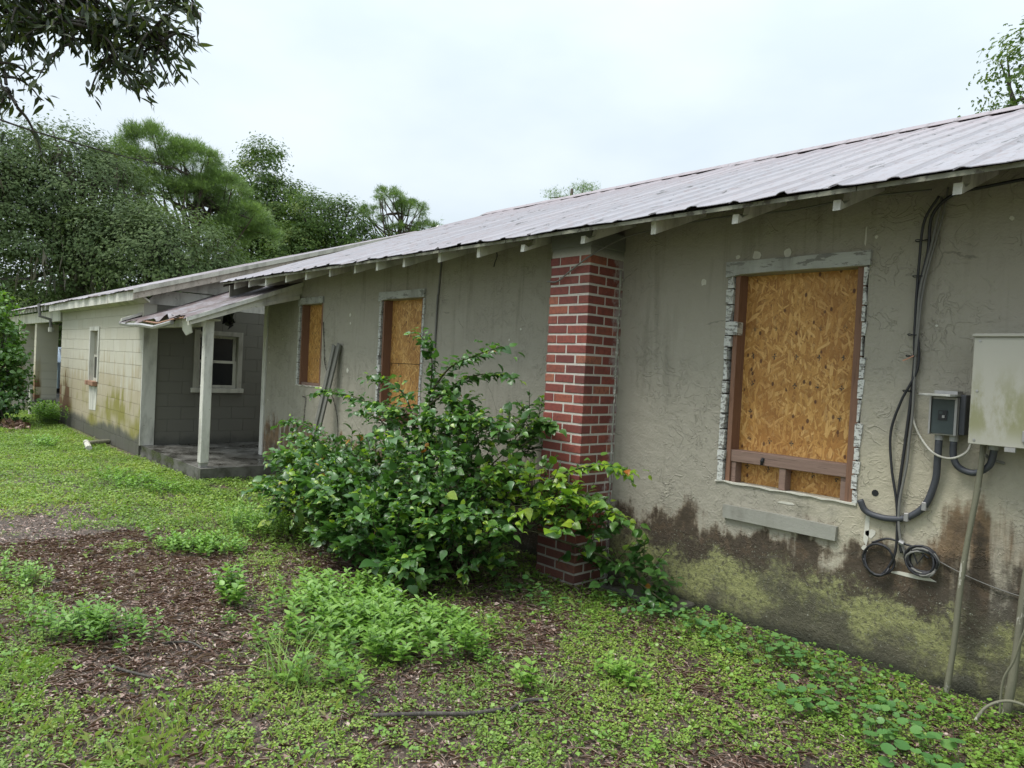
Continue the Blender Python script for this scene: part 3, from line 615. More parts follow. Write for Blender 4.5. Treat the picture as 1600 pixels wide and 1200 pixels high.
# ------------------------------------------------------------------ porch (part of the house)
PF = tag(bpy.data.objects.new('porch', None), 'small porch with a rusty lean-to roof and a wet slab'); COL.objects.link(PF); PF.parent = HOUSE; PF.location = Vector((-10.5, 3.8, 0)) - base_loc(HOUSE)
MB().prism([(-11.9, 3.16, -.2), (-9.24, 3.16, -.2), (-9.24, 4.398, -.2), (-10.36, 4.398, -.2), (-10.36, 7, -.2), (-11.9, 7, -.2)], (0, 0, .374)).build('porch_slab', 'slab', PF)
box('porch_post', (-9.445, 3.185, .23), (-9.335, 3.295, 2.06), 'white', PF, .006)
box('post_foot', (-9.435, 3.195, .174), (-9.345, 3.285, .23), 'galv', PF); box('post_cap', (-9.47, 3.12, 2.0601), (-9.31, 3.36, 2.085), 'beige', PF)
def pz(y): return 2.085 + .408 * (y - 2.95)                # porch roof surface
# right rake: two boards lapped
MB().prism([(-9.19, 2.93, pz(2.93) - .10), (-9.19, 4.40, pz(4.40) - .16), (-9.19, 4.40, pz(4.40) - .015), (-9.19, 2.93, pz(2.93) - .005)], (-.04, 0, 0)).build('rake_board', 'beige', PF)
MB().prism([(-9.165, 2.90, pz(2.90) - .045), (-9.165, 4.40, pz(4.40) - .055), (-9.165, 4.40, pz(4.40) + .004), (-9.165, 2.90, pz(2.90) + .004)], (-.024, 0, 0)).build('rake_trim', 'white', PF)
MB().prism([(-9.175, 3.78, pz(3.78) - .150), (-9.175, 4.36, pz(4.36) - .22), (-9.175, 4.36, pz(4.36) - .161), (-9.175, 3.75, pz(3.75) - .120)], (-.03, 0, 0)).build('rake_board', 'beige', PF)
for xx in (-9.9, -10.6, -11.3, -11.86):
    MB().prism([(xx, 3.1, pz(3.1) - .13), (xx, 4.38, pz(4.38) - .13), (xx, 4.38, pz(4.38) - .03), (xx, 3.1, pz(3.1) - .03)], (-.04, 0, 0)).build('porch_rafter', 'beige', PF)
box('porch_beam', (-11.88, 3.19, pz(3.2) - .20), (-9.46, 3.28, pz(3.2) - .07), 'beige', PF)
for k_, y_ in enumerate(np.arange(3.06, 4.38, .19)): MB().prism([(-11.95, y_, pz(y_) - .006), (-11.95, y_ + .182, pz(y_ + .182) - .006), (-11.95, y_ + .182, pz(y_ + .182) - .028), (-11.95, y_, pz(y_) - .028)], (2.7 - (.5 if k_ == 0 else 0), 0, 0)).build('porch_deck_board', 'deck', PF)
def torn(name, x0, x1, y0, y1, seed, lift, mat='porchroof'):
    rr = np.random.default_rng(seed); nx, ny = 9, 7; V = []
    for j in range(ny):
        for i in range(nx):
            u, v = i / (nx - 1), j / (ny - 1); x = x0 + (x1 - x0) * u + rr.uniform(-.01, .01); y = y0 + (y1 - y0) * v + (rr.uniform(-.09, .09) if j == 0 else 0)
            V.append((x, y, pz(y) + .012 * (i % 2) + lift * (1 - v) ** 2 * math.sin(u * 9 + seed) * .6 + rr.uniform(-.006, .006)))
    F = [(j * nx + i, j * nx + i + 1, (j + 1) * nx + i + 1, (j + 1) * nx + i) for j in range(ny - 1) for i in range(nx - 1)]
    m = len(V); MB().add(V + [(a, b, c - .004) for a, b, c in V], F + [tuple(m + q for q in f_[::-1]) for f_ in F] + [(i, m + i, m + i + 1, i + 1) for i in range(nx - 1)]).build(name, mat, PF)
torn('porch_roof_sheet', -12.15, -11.40, 2.86, 4.4, 1, .02); torn('porch_roof_sheet', -11.42, -10.68, 2.90, 4.4, 2, .05); torn('porch_roof_sheet', -10.70, -9.95, 3.02, 4.4, 3, .09); torn('porch_roof_sheet', -9.97, -9.17, 2.90, 4.4, 4, .03)
MB().prism([(-11.99, 2.85, pz(2.85) + .02), (-11.99, 4.38, pz(4.38) + .03), (-11.99, 4.38, pz(4.38) + .09), (-11.99, 2.85, pz(2.85) + .06)], (-.05, 0, 0)).build('rake_trim', 'white', PF)
MB().tube([(-12.1, 2.87, 2.03), (-11.5, 2.84, 2.0), (-10.9, 2.85, 1.99), (-10.5, 2.90, 1.96), (-10.15, 2.90, 1.985), (-9.8, 2.92, 2.02)], .028, 6).build('bent_gutter', 'galv', PF)
MB().tube([(-10.9, 2.88, 2.05), (-10.5, 2.95, 2.02), (-10.0, 3.0, 2.07), (-9.5, 2.97, 2.08)], .014, 5).build('bent_gutter', 'rust', PF)
MB().prism([(-9.75, 3.02, 2.06), (-9.55, 3.05, 2.09), (-9.60, 3.10, 1.90), (-9.72, 3.07, 1.86), (-9.80, 3.05, 1.93)], (.008, .012, 0)).build('hanging_board', 'white', PF)
for (cx, cy, cz, w, h, sd_) in ((-9.72, 3.62, 2.20, .42, .30, 4), (-9.85, 3.35, 1.93, .13, .32, 6), (-10.25, 3.05, 2.02, .2, .10, 8)):
    rr = np.random.default_rng(sd_); V = []
    for j in range(7):
        for i in range(9):
            u, v = i / 8 - .5, j / 6
            V.append((cx + w * u * (1 - .4 * v) + rr.uniform(-.02, .02), cy + rr.uniform(-.05, .05), cz + .12 - h * v * (.7 + .5 * rr.random())))
    F = [(j * 9 + i, j * 9 + i + 1, (j + 1) * 9 + i + 1, (j + 1) * 9 + i) for j in range(6) for i in range(8)]
    MB().add(V, F).build('torn_membrane', 'cloth', PF)
box('soffit_box', (-10.41, 3.86, 2.40), (-10.386, 4.42, 2.68), 'grey_trim', PF)
# window in the porch wall and the porch wall itself belong to the wing

# ------------------------------------------------------------------ block wing
def blocks(parent, org, ux, length, height, opens, name='block', g_=.007):
    """courses of painted blocks; org = lower corner, ux = unit vector along the face, face normal n"""
    ux = np.array(ux, float); n = np.array((ux[1], -ux[0], 0.0)); hz = .2; lx = .4; cache = {}
    rows = int(math.ceil(height / hz))
    for r_ in range(rows):
        z0 = r_ * hz; z1 = min(z0 + hz, height); s = -(lx / 2 if r_ % 2 else 0)
        while s < length - .02:
            a, b = max(s, 0), min(s + lx, length); s += lx
            segs = [(a, b)]
            for (p, q, zz0, zz1) in opens:
                if z1 > zz0 + .03 and z0 < zz1 - .03:
                    segs = [t for (c, d) in segs for t in ((c, min(d, p)), (max(c, q), d)) if t[1] - t[0] > .03]
            for c, d in segs:
                w = round(d - c - g_, 3); h = round(z1 - z0 - g_, 3); key = (w, h)
                if key not in cache:
                    hx, hy = (w / 2, .02) if abs(ux[0]) > .5 else (.02, w / 2)
                    cache[key] = cham_mesh(name, (hx, hy, h / 2), .002, 'block')
                P_ = np.array(org) + ux * ((c + d) / 2) + n * (.006 - .02 + random.uniform(0, .002)) + np.array((0, 0, (z0 + z1) / 2))
                link(name, cache[key], parent, Vector(P_))
WT = 2.36
WING = thing('house_wing', (-15, 3.3, 0), 'cream painted block wing with carport beyond the porch, stained green and brown low down', 'house')
wx0, wx1, wz0, wz1 = -15.28, -14.68, 1.03, 1.96
m = MB()
for a, b in (((-18.04, 3.142, -.15), (wx0, 3.30, WT)), ((wx1, 3.142, -.15), (-11.902, 3.30, WT)), ((wx0, 3.142, -.15), (wx1, 3.30, wz0)), ((wx0, 3.142, wz1), (wx1, 3.30, WT))): m.box(a, b)
m.build('joint_mortar', 'block', WING)
pw = (3.96, 4.60, 1.08, 1.94)
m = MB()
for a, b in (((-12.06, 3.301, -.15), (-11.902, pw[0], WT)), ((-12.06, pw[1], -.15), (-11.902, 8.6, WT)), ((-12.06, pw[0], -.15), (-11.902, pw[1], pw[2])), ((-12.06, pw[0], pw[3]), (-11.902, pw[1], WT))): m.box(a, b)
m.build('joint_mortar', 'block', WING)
blocks(WING, (-18.04, 3.14, .0), (1, 0, 0), 6.14, WT, [(wx0 + 18.04, wx1 + 18.04, wz0, wz1)])
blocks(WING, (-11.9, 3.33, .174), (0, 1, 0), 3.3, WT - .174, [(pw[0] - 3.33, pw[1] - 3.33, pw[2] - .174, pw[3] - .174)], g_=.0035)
box('porch_rear_wall', (-11.9, 6.6, .17), (-10.35, 6.7, 2.7), 'grey_trim', WING)
box('corner_board', (-11.894, 3.133, .175), (-11.862, 3.335, 2.10), 'white', WING)
def sash_window(name, label, x0, x1, z0, z1, y, face, parent):
    """double-hung window; face 'y' looks to -Y, 'x' looks to +X (then x0,x1 are y values and y the plane)"""
    W = tag(bpy.data.objects.new(name, None), label); COL.objects.link(W); W.parent = parent
    def T(a, dpt, z): return (a, y + dpt, z) if face == 'y' else (y - dpt, a, z)
    W.location = Vector(T((x0 + x1) / 2, 0, z0)) - base_loc(parent)
    def bb(n, a0, a1, d0, d1, za, zb, mat, bev=0): 
        p, q = np.array(T(a0, d0, za)), np.array(T(a1, d1, zb)); return box(n, np.minimum(p, q), np.maximum(p, q), mat, W, bev)
    t = .055; zm = (z0 + z1) / 2; cm_ = 'white' if face == 'y' else 'casing'
    bb('casing', x0 - .07, x0 + .003, -.022, .05, z0, z1, cm_); bb('casing', x1 - .003, x1 + .07, -.022, .05, z0, z1, cm_); bb('casing', x0 - .07, x1 + .07, -.024, .05, z1 + .001, z1 + .075, cm_)
    for a, b, dd, n in ((z0 + .003, zm + .02, .05, 'lower'), (zm - .02, z1 - .002, .085, 'upper')):
        m_ = MB()
        for s0, s1, q0, q1 in ((x0 + .004, x0 + t, a, b), (x1 - t, x1 - .004, a, b), (x0 + t, x1 - t, a, a + .045), (x0 + t, x1 - t, b - .04, b)):
            p, q = np.array(T(s0, dd, q0)), np.array(T(s1, dd + .03, q1)); m_.box(np.minimum(p, q), np.maximum(p, q))
        m_.build('sash', 'beige', W); bb('pane', x0 + t - .004, x1 - t + .004, dd + .012, dd + .018, a + .04, b - .036, 'glass')
    return W
sash_window('porch_window', 'dark double-hung window inside the porch', pw[0], pw[1], pw[2], pw[3], -11.894, 'x', WING)
box('window_sill', (-11.93, pw[0] - .1, pw[2] - .075), (-11.84, pw[1] + .1, pw[2] - .001), 'beige', WING, .004)
sash_window('small_window', 'narrow white sash window above a broken brick sill', wx0, wx1, wz0, wz1, 3.134, 'y', WING)
for i in range(4): box('sill_brick', (wx0 - .05 + i * .165, 3.05 + random.uniform(0, .02), wz0 - .075 - random.uniform(0, .012)), (wx0 + .105 + i * .165, 3.20, wz0 - .002), 'rust', WING, .006)
irregular('fresh_patch', [(wx0 + .05, .48), (wx1 - .05, .50), (wx1 + .02, .93), (wx0 - .02, .92)], 3.126, 3.134, 'white', WING)
# gable siding above the porch roof
def wz(y): return 2.55 + .335 * (y - 2.94)
z = WT + .001; i = 0
while z < 4.6:
    y0 = max(3.141, 2.94 + (z + .15 - 2.55) / .335 + .1) if z > 2.5 else 3.141; y1 = 8.6
    zt = z + .232
    ya = max(3.141, 2.94 + (z - 2.46) / .335); yb = max(3.141, 2.94 + (zt - 2.46) / .335)
    if ya < 8.4: MB().prism([(-11.888 + .006 * (i % 2), ya, z), (-11.888 + .006 * (i % 2), y1, z), (-11.888 + .006 * (i % 2), y1, zt - .008), (-11.888 + .006 * (i % 2), min(yb, y1 - .01), zt - .008)], (-.05, 0, 0)).build('siding_board', 'white', WING)
    z += .24; i += 1
# wing roof
MB().prism([(-11.58, 2.90, wz(2.90) - .15), (-11.58, 8.6, wz(8.6) - .17), (-11.58, 8.6, wz(8.6) - .03), (-11.58, 2.90, wz(2.90) - .02)], (-.03, 0, 0)).build('rake_board', 'rake', WING)
MB().prism([(-11.555, 2.89, wz(2.89) - .055), (-11.555, 8.6, wz(8.6) - .06), (-11.555, 8.6, wz(8.6) + .012), (-11.555, 2.89, wz(2.89) + .012)], (-.024, 0, 0)).build('rake_trim', 'beige', WING)
box('fascia', (-18.2, 2.905, wz(2.92) - .165), (-11.612, 2.935, wz(2.92) - .022), 'white', WING)
MB().prism([(-18.04, 2.94, wz(2.94) - .045), (-18.04, 3.14, WT - .0), (-18.04, 3.14, WT + .03), (-18.04, 2.94, wz(2.94) - .02)], (6.42, 0, 0)).build('soffit', 'beige', WING)
x = -26.4; k = 0
while x < -11.56:
    x2 = min(x + .8, -11.56); roof_sheet('wing_roof_sheet', x, x2, lambda y, k=k: wz(y) + .006 * (k % 2), 2.86, 8.6, 'porchroof' if k % 3 == 0 else 'roof', WING, tuple(np.arange(x + .08, x2, .24)), .016, rows=5, ragged=.02, seed=50 + k); x = x2; k += 1
MB().add([(-26.4, 8.6, wz(8.6)), (-11.56, 8.6, wz(8.6)), (-11.56, 14.2, wz(3.0)), (-26.4, 14.2, wz(3.0))], [(0, 1, 2, 3)]).build('rear_roof', 'roof', WING)
box('back_wall', (-18.04, 13.6, -.15), (-12.06, 13.8, 2.5), 'block', WING); box('end_wall', (-18.04, 3.31, -.15), (-17.9, 13.59, 2.4), 'block', WING)
# carport end of the wing: beam, piers, slab
box('carport_beam', (-25.9, 3.10, 2.19), (-18.05, 3.22, 2.43), 'white', WING)
for xx in np.arange(-25.8, -18.3, .42): MB().prism([(xx, 2.9, wz(2.9) - .12), (xx, 3.6, wz(3.6) - .13), (xx, 3.6, wz(3.6) - .03), (xx, 2.9, wz(2.9) - .03)], (.05, 0, 0)).build('rafter_tail', 'white', WING)
MB().box((-26, 2.95, -.2), (-18.06, 10, .2)).build('carport_slab', 'slab', WING)
def pier(x0, x1):
    P_ = tag(bpy.data.objects.new('carport_pier', None)); COL.objects.link(P_); P_.parent = WING; P_.location = Vector(((x0 + x1) / 2, 3.3, .2)) - base_loc(WING)
    box('pier_core', (x0, 3.15, .2), (x1 - .008, 3.6, 2.19), 'mortar', P_)
    blocks_f(P_, x0, x1)
def blocks_f(P_, x0, x1):
    for r_ in range(10):
        z0 = .2 + r_ * .2; z1 = min(z0 + .193, 2.19)
        box('block', (x0 - .004, 3.14, z0), (x1 + .004, 3.61, z1), 'block', P_)
pier(-21.45, -21.2); pier(-23.95, -23.7)
MB().tube([(-19.15, 2.86, 2.58), (-19.12, 2.88, 2.30), (-19.08, 3.08, 2.24), (-19.06, 3.10, 1.98)], .035, 7).build('drop_conduit', 'greycable', WING); MB().tube([(-19.06, 3.10, 2.06), (-19.06, 3.10, 1.96)], .06, 8).build('conduit_lamp_socket', 'white', WING)

# ------------------------------------------------------------------ things on and against the wall
def cable(name, pts, r, mat, parent=None, n=8, seg=6, wob=0.0):
    p = cr_spline(pts, n)
    return MB().tube(p, r, seg).build(name, mat, parent, loc=None if parent else pts[0], smooth=True)
# main panel
T_ = thing('electrical_panel', (-.85, 4.39, 1.37), 'large pale grey electrical panel with green algae at right edge of wall', 'electrical panel')
box('cabinet', (-1.105, 4.215, 1.372), (-.60, 4.39, 1.92), 'panel', T_, .004); box('cover', (-1.112, 4.198, 1.367), (-.594, 4.2145, 1.915), 'panel', T_, .003)
box('rain_lip', (-1.118, 4.185, 1.9155), (-.588, 4.392, 1.932), 'panel', T_, .003)
for xs_, zs_ in ((-1.085, 1.39), (-1.085, 1.64), (-1.085, 1.895), (-.62, 1.64), (-.85, 1.39)): MB().tube([(xs_, 4.199, zs_), (xs_, 4.194, zs_)], .006, 8).build('screw', 'galv', T_)
box('hasp', (-.88, 4.186, 1.40), (-.85, 4.1975, 1.455), 'galv', T_, .002); box('latch', (-.95, 4.19, 1.345), (-.905, 4.21, 1.3665), 'galv', T_)
# disconnect
T_ = thing('disconnect_box', (-1.26, 4.39, 1.39), 'small open disconnect box with dark cover and lid propped up', 'disconnect box')
box('enclosure', (-1.33, 4.305, 1.392), (-1.19, 4.39, 1.60), 'galv', T_, .003); box('cover', (-1.318, 4.296, 1.40), (-1.206, 4.3045, 1.585), 'slate', T_, .002)
box('rim', (-1.327, 4.285, 1.395), (-1.319, 4.3045, 1.597), 'galv', T_); box('rim', (-1.205, 4.285, 1.395), (-1.193, 4.3045, 1.597), 'galv', T_)
box('lid', (-1.335, 4.13, 1.602), (-1.185, 4.36, 1.614), 'pale_wood', T_, .002); box('hinge_block', (-1.31, 4.30, 1.6145), (-1.20, 4.392, 1.632), 'galv', T_)
br = link('breaker', None, T_, Vector((-1.262, 4.294, 1.50))); box('breaker_face', (-1.283, 4.290, 1.473), (-1.241, 4.2958, 1.527), 'black', br); box('switch', (-1.262, 4.282, 1.486), (-1.25, 4.2896, 1.50), 'galv', br)
box('breaker_slot', (-1.279, 4.2885, 1.507), (-1.262, 4.2899, 1.52), 'slate', br)
box('side_plate', (-1.189, 4.31, 1.40), (-1.160, 4.39, 1.615), 'conduit', T_, .003)
for xh in (-1.288, -1.217): MB().tube([(xh, 4.345, 1.391), (xh, 4.345, 1.362)], .021, 10).build('conduit_hub', 'hub', T_)
# conduits
tag(cable('flexible_conduit', [(-1.288, 4.345, 1.362), (-1.291, 4.352, 1.25), (-1.30, 4.366, 1.13), (-1.345, 4.372, .99), (-1.425, 4.374, .91), (-1.50, 4.374, .885), (-1.585, 4.374, .882), (-1.655, 4.365, .905), (-1.685, 4.352, .965)], .0185, 'conduit', n=7, seg=10),
    'thick grey flexible conduit curving down from disconnect box to a cut end', 'conduit')
tag(cable('flexible_conduit', [(-1.217, 4.345, 1.362), (-1.214, 4.348, 1.28), (-1.185, 4.35, 1.225), (-1.115, 4.352, 1.205), (-1.05, 4.35, 1.25), (-1.03, 4.345, 1.33), (-1.03, 4.34, 1.367)], .0175, 'conduit', n=7, seg=10),
    'short grey conduit looping between disconnect box and electrical panel', 'conduit')
MB_ = MB().tube([(-1.03, 4.34, 1.371), (-1.03, 4.34, 1.338)], .024, 10).build('conduit_hub', 'hub', bpy.data.objects['electrical_panel'])
tag(cable('wire', [(-1.44, 4.38, 1.52), (-1.425, 4.375, 1.44), (-1.375, 4.365, 1.35), (-1.30, 4.32, 1.288), (-1.215, 4.30, 1.272), (-1.15, 4.32, 1.31), (-1.13, 4.34, 1.372)], .006, 'pvc'), 'thin cream wire drooping below disconnect box to panel', 'wire')
tag(cable('wire', [(-1.08, 4.33, 1.372), (-1.075, 4.34, 1.32), (-1.04, 4.36, 1.285), (-.99, 4.385, 1.27)], .008, 'greycable'), 'short grey wire stub hanging under the panel', 'wire')
for x_, z_ in ((-1.432, .908), (-1.345, .985)): tag(box('conduit_strap', (x_ - .012, 4.35, z_ - .024), (x_ + .012, 4.399, z_ + .024), 'galv', None, .003), 'galvanised strap holding the thick conduit, %s' % ('nearer the hanging cables' if x_ < -1.4 else 'higher on its bend'), 'strap')
# cable bundle
T_ = thing('cable_bundle', (-1.44, 4.39, 1.9), 'black and grey cables hanging from eave down to two coils', 'cables')
tr = [(-1.395, 4.36, 2.60), (-1.41, 4.375, 2.40), (-1.445, 4.38, 2.20), (-1.455, 4.382, 2.0), (-1.447, 4.382, 1.82), (-1.452, 4.382, 1.60)]
cable('cable', [(-.3, 4.30, 2.79), (-.8, 4.33, 2.74), (-1.15, 4.355, 2.72), (-1.30, 4.36, 2.70)] + tr + [(-1.47, 4.38, 1.30), (-1.485, 4.378, 1.05), (-1.478, 4.375, .90), (-1.468, 4.375, .78), (-1.45, 4.375, .70)], .0085, 'rubber', T_)
cable('cable', [(-1.36, 4.34, 2.70), (-1.43, 4.35, 2.57), (-1.45, 4.37, 2.35), (-1.455, 4.375, 2.1), (-1.45, 4.378, 1.85), (-1.435, 4.37, 1.93), (-1.425, 4.372, 1.75), (-1.50, 4.37, 1.56), (-1.545, 4.372, 1.38), (-1.53, 4.372, 1.18), (-1.492, 4.372, .98), (-1.478, 4.37, .80), (-1.49, 4.372, .66), (-1.55, 4.374, .55), (-1.61, 4.375, .55), (-1.655, 4.376, .62)], .0075, 'rubber', T_)
cable('cable', [(-1.355, 4.37, 2.70), (-1.375, 4.37, 2.55), (-1.40, 4.372, 2.40), (-1.435, 4.37, 2.2), (-1.44, 4.37, 2.0), (-1.44, 4.372, 1.80), (-1.437, 4.372, 1.50), (-1.445, 4.372, 1.35), (-1.45, 4.37, 1.2), (-1.475, 4.367, .98), (-1.463, 4.367, .8), (-1.43, 4.37, .70), (-1.40, 4.372, .62)], .008, 'greycable', T_)
cable('cable', [(-1.33, 4.38, 2.75), (-1.345, 4.375, 2.6), (-1.375, 4.372, 2.45), (-1.42, 4.37, 2.2), (-1.432, 4.366, 1.95), (-1.437, 4.364, 1.82)], .006, 'greycable', T_)
for z_, r_ in ((2.47, .03), (2.27, .026), (1.94, .024), (1.82, .022), (1.62, .022)): MB().tube([(-1.44 - .02 + .03 * (z_ - 2) + r_ * math.cos(a), 4.368 + .9 * r_ * math.sin(a) * .6, z_ + .004 * math.sin(a * 2)) for a in np.linspace(0, 6.28, 13)], .003, 5, False).build('cable_tie', 'black', T_)
MB().tube([(-1.445, 4.36, 1.82), (-1.475, 4.345, 1.80), (-1.495, 4.34, 1.79)], .004, 5).build('bare_wire', 'copper', T_)
def coil(cx, cz, rx, rz_, turns, mat, seed, jit):
    rr = random.Random(seed); p = []
    for i in range(int(turns * 16)):
        a = i / 16 * 2 * math.pi; t = i / (turns * 16); p.append((cx + (rx + jit * math.sin(t * 17)) * math.cos(a), 4.375 - .012 * math.sin(i * .7) - .012 * t, cz + (rz_ + jit * math.cos(t * 13)) * math.sin(a) + jit * .5))
    MB().tube(p, .0065, 6).build('cable_coil', mat, T_, smooth=True)
coil(-1.575, .635, .082, .09, 2, 'rubber', 1, .009); coil(-1.345, .675, .075, .072, 5, 'rubber', 2, .012); coil(-1.335, .668, .078, .070, 3, 'greycable', 3, .010)
MB().tube([(-1.46, 4.36, .765), (-1.435, 4.358, .757)], .014, 8).build('connector', 'galv', T_); MB().tube([(-1.40, 4.362, .745), (-1.36, 4.36, .66), (-1.33, 4.36, .72)], .005, 5).build('loose_end', 'rubber', T_)
cable('cable', [(-1.46, 4.372, .76), (-1.53, 4.372, .765), (-1.61, 4.374, .725)], .0065, 'rubber', T_); cable('cable', [(-1.44, 4.37, .755), (-1.38, 4.372, .745), (-1.31, 4.372, .70)], .0065, 'rubber', T_)
tag(cable('wire', [(-1.31, 4.39, .71), (-1.1, 4.388, .64), (-.85, 4.386, .60), (-.5, 4.39, .6)], .003, 'greycable'), 'thin wire running along the stained wall from coil past the poles', 'wire')
tag(cable('eave_wire', [(-4.02, 3.985, 2.34), (-3.9, 3.975, 2.335), (-3.78, 3.975, 2.40), (-3.66, 3.97, 2.46), (-3.57, 4.0, 2.52), (-3.45, 4.2, 2.66), (-3.2, 4.3, 2.72), (-2.7, 4.32, 2.745), (-2.2, 4.33, 2.73), (-1.8, 4.33, 2.75), (-1.4, 4.34, 2.74)], .006, 'greycable'), 'loose grey wire crossing top of brick chimney and running under the eave', 'wire')
tag(cable('wall_cable', [(-6.0, 4.393, 2.80), (-6.03, 4.392, 2.4), (-6.035, 4.385, 2.3), (-6.05, 4.392, 1.7), (-6.06, 4.392, .5)], .011, 'greycable'), 'dark cable running straight down the wall behind the tall bush shoots', 'cable')
tag(cable('wire', [(-5.05, 4.3, 2.76), (-5.04, 4.32, 2.68), (-5.08, 4.33, 2.62), (-5.09, 4.33, 2.58)], .005, 'rubber'), 'short wire end dangling under the eave left of chimney', 'wire')
# leaning poles
def pole(x0, y0, z0, x1, y1, z1, r, label, mat='pole'):
    n = 12; p = [(x0 + (x1 - x0) * t + .006 * math.sin(t * 9), y0 + (y1 - y0) * t, z0 + (z1 - z0) * t) for t in np.linspace(0, 1, n)]
    o = MB().tube(p, [r * random.uniform(.88, 1.12) for _ in p], 8).build('leaning_pole', mat, None, loc=p[0], smooth=True); return tag(o, label, 'pole', 'poles leaning on the house wall')
pole(-1.172, 4.30, -.03, -1.075, 4.325, 1.37, .0145, 'thin pale pole leaning from the weeds up under the electrical panel')
pole(-.90, 4.28, -.05, -.80, 4.34, 1.36, .019, 'grey-green pole at right edge of photo beside the moss')
tag(cable('stick', [(-.98, 4.05, 0), (-.93, 4.10, .10), (-.84, 4.16, .14), (-.70, 4.2, .10)], .008, 'pole'), 'thin arched pale stick among weeds at foot of wall', 'stick')
tag(cable('stick', [(-.905, 4.22, .02), (-.90, 4.215, .2), (-.86, 4.21, .32), (-.83, 4.20, .45), (-.80, 4.2, .55)], .006, 'pole'), 'white crooked twig against mossy wall at right edge', 'stick')
def dead_vine(pts, label):
    p = cr_spline(pts, 12); t_ = MB(); t_.tube(p, [.0045 * random.uniform(.5, 1.3) for _ in p], 5)
    for q in p[::2]: t_.tube([q, (q[0] + random.uniform(-.022, .022), D - .004, q[2] + random.uniform(-.016, .016))], [.006, .002], 4)
    tag(t_.build('dead_vine', 'bark', None, loc=pts[0]), label, 'vine', 'dead vine stems clinging to the wall')
dead_vine([(-8.53, 4.39, 2.12), (-8.48, 4.388, 1.85), (-8.44, 4.388, 1.6), (-8.33, 4.385, 1.42), (-8.3, 4.38, 1.2)], 'dead vine stem clinging beside right edge of the narrow boarded window')
dead_vine([(-8.2, 4.388, 1.18), (-8.08, 4.388, 1.0), (-8.02, 4.388, .8), (-8.0, 4.388, .5)], 'dead vine stem clinging to the wall right of the leaning planks')
dead_vine([(-9.02, 4.389, 1.12), (-8.93, 4.388, 1.10), (-8.95, 4.388, .95), (-8.96, 4.388, .72)], 'dead vine stem clinging below the narrow boarded window')
# planks leaning between the two left windows
for i, (x0, x1, w, lab) in enumerate(((-8.03, -8.19, .035, 'darker of two grey planks leaning between the narrow windows'), (-8.10, -8.24, .03, 'paler of two grey planks leaning between the narrow windows'))):
    P0, P1 = (x1 - .05, 4.10 - .02 * i, 0), (x0, 4.375 - .03 * i, 1.83 - .02 * i)
    o = MB().prism([(P0[0] - w, P0[1], P0[2]), (P0[0] + w, P0[1], P0[2]), (P1[0] + w, P1[1], P1[2]), (P1[0] - w, P1[1], P1[2] + .02)], (0, -.022, .004)).build('leaning_plank', 'greywood', None, loc=P0); tag(o, lab, 'plank', 'planks leaning on the house wall')
# fallen pipes by the wing
o = MB().tube(cr_spline([(-13.33, 2.70, .05), (-13.42, 2.85, .055), (-13.5, 3.0, .055), (-13.56, 3.10, .05)], 4), .045, 10).build('fallen_pipe', 'pole', None, loc=(-13, 3, 0), smooth=True); tag(o, 'stained pipe lying in grass along the block wall', 'pipe')
o = MB().tube([(-13.6, 2.77, .05), (-12.75, 2.64, .05)], .045, 10).build('pipe_offcut', 'pvc', None, loc=(-13.3, 2.6, 0)); tag(o, 'short white pipe offcut lying on grass before the longer pipe', 'pipe')
o = MB().tube([(-19.7, 2.85, -.1), (-19.7, 2.85, .62)], .04, 8).build('standpipe', 'pvc', None, loc=(-19.7, 2.85, 0)); tag(o, 'white upright standpipe at edge of the carport slab', 'pipe')
box('foundation_stone', (-3.45, 4.12, -.06), (-2.75, 4.36, .055), 'slab', None, .012); tag(bpy.data.objects['foundation_stone'], 'flat grey concrete slab edge at foot of wall right of chimney', 'slab')

# ------------------------------------------------------------------ car in the carport
CAR = thing('parked_car', (-27.6, 5.2, 0), 'pale blue car half hidden behind the carport piers', 'car')
MAT['carpaint'] = m_plain('pale_blue_car_paint', (.36, .44, .52), .25, .2, .03); MAT['tyre'] = m_plain('tyre', (.02, .02, .02), .8)
prof = [(-2.2, .35), (-2.25, .8), (-2.1, 1.0), (-1.2, 1.08), (-.6, 1.52), (.3, 1.62), (1.3, 1.58), (2.0, 1.15), (2.15, .9), (2.15, .35)]
MB().prism([(-27.6 + a, 4.35, b) for a, b in prof], (0, 1.75, 0)).build('body', 'carpaint', CAR)
for yy in (4.342, 6.102):
    for w in ([(-1.0, 1.1), (-.55, 1.46), (.15, 1.55), (.15, 1.1)], [(.22, 1.1), (.22, 1.55), (1.2, 1.50), (1.6, 1.15)]): MB().prism([(-27.6 + a, yy, b) for a, b in w], (0, .006, 0)).build('side_window', 'glass', CAR)
MB().prism([(-26.28, 4.5, 1.555), (-26.28, 5.95, 1.555), (-25.66, 5.95, 1.19), (-25.66, 4.5, 1.19)], (.02, 0, .02)).build('windscreen', 'glass', CAR)
for xx in (-1.45, 1.4):
    for yy in (4.33, 5.9):
        wl = MB().tube([(-27.6 + xx, yy, .33), (-27.6 + xx, yy + .22, .33)], .33, 20).build('wheel', 'tyre', CAR); MB().tube([(-27.6 + xx, yy - .006, .33), (-27.6 + xx, yy + .226, .33)], .2, 14).build('rim', 'galv', wl)
box('bumper', (-25.47, 4.4, .38), (-25.40, 6.05, .62), 'black', CAR, .02)
for yy in (4.45, 5.75): box('headlight', (-25.46, yy, .78), (-25.40, yy + .28, .92), 'chip', CAR, .015)

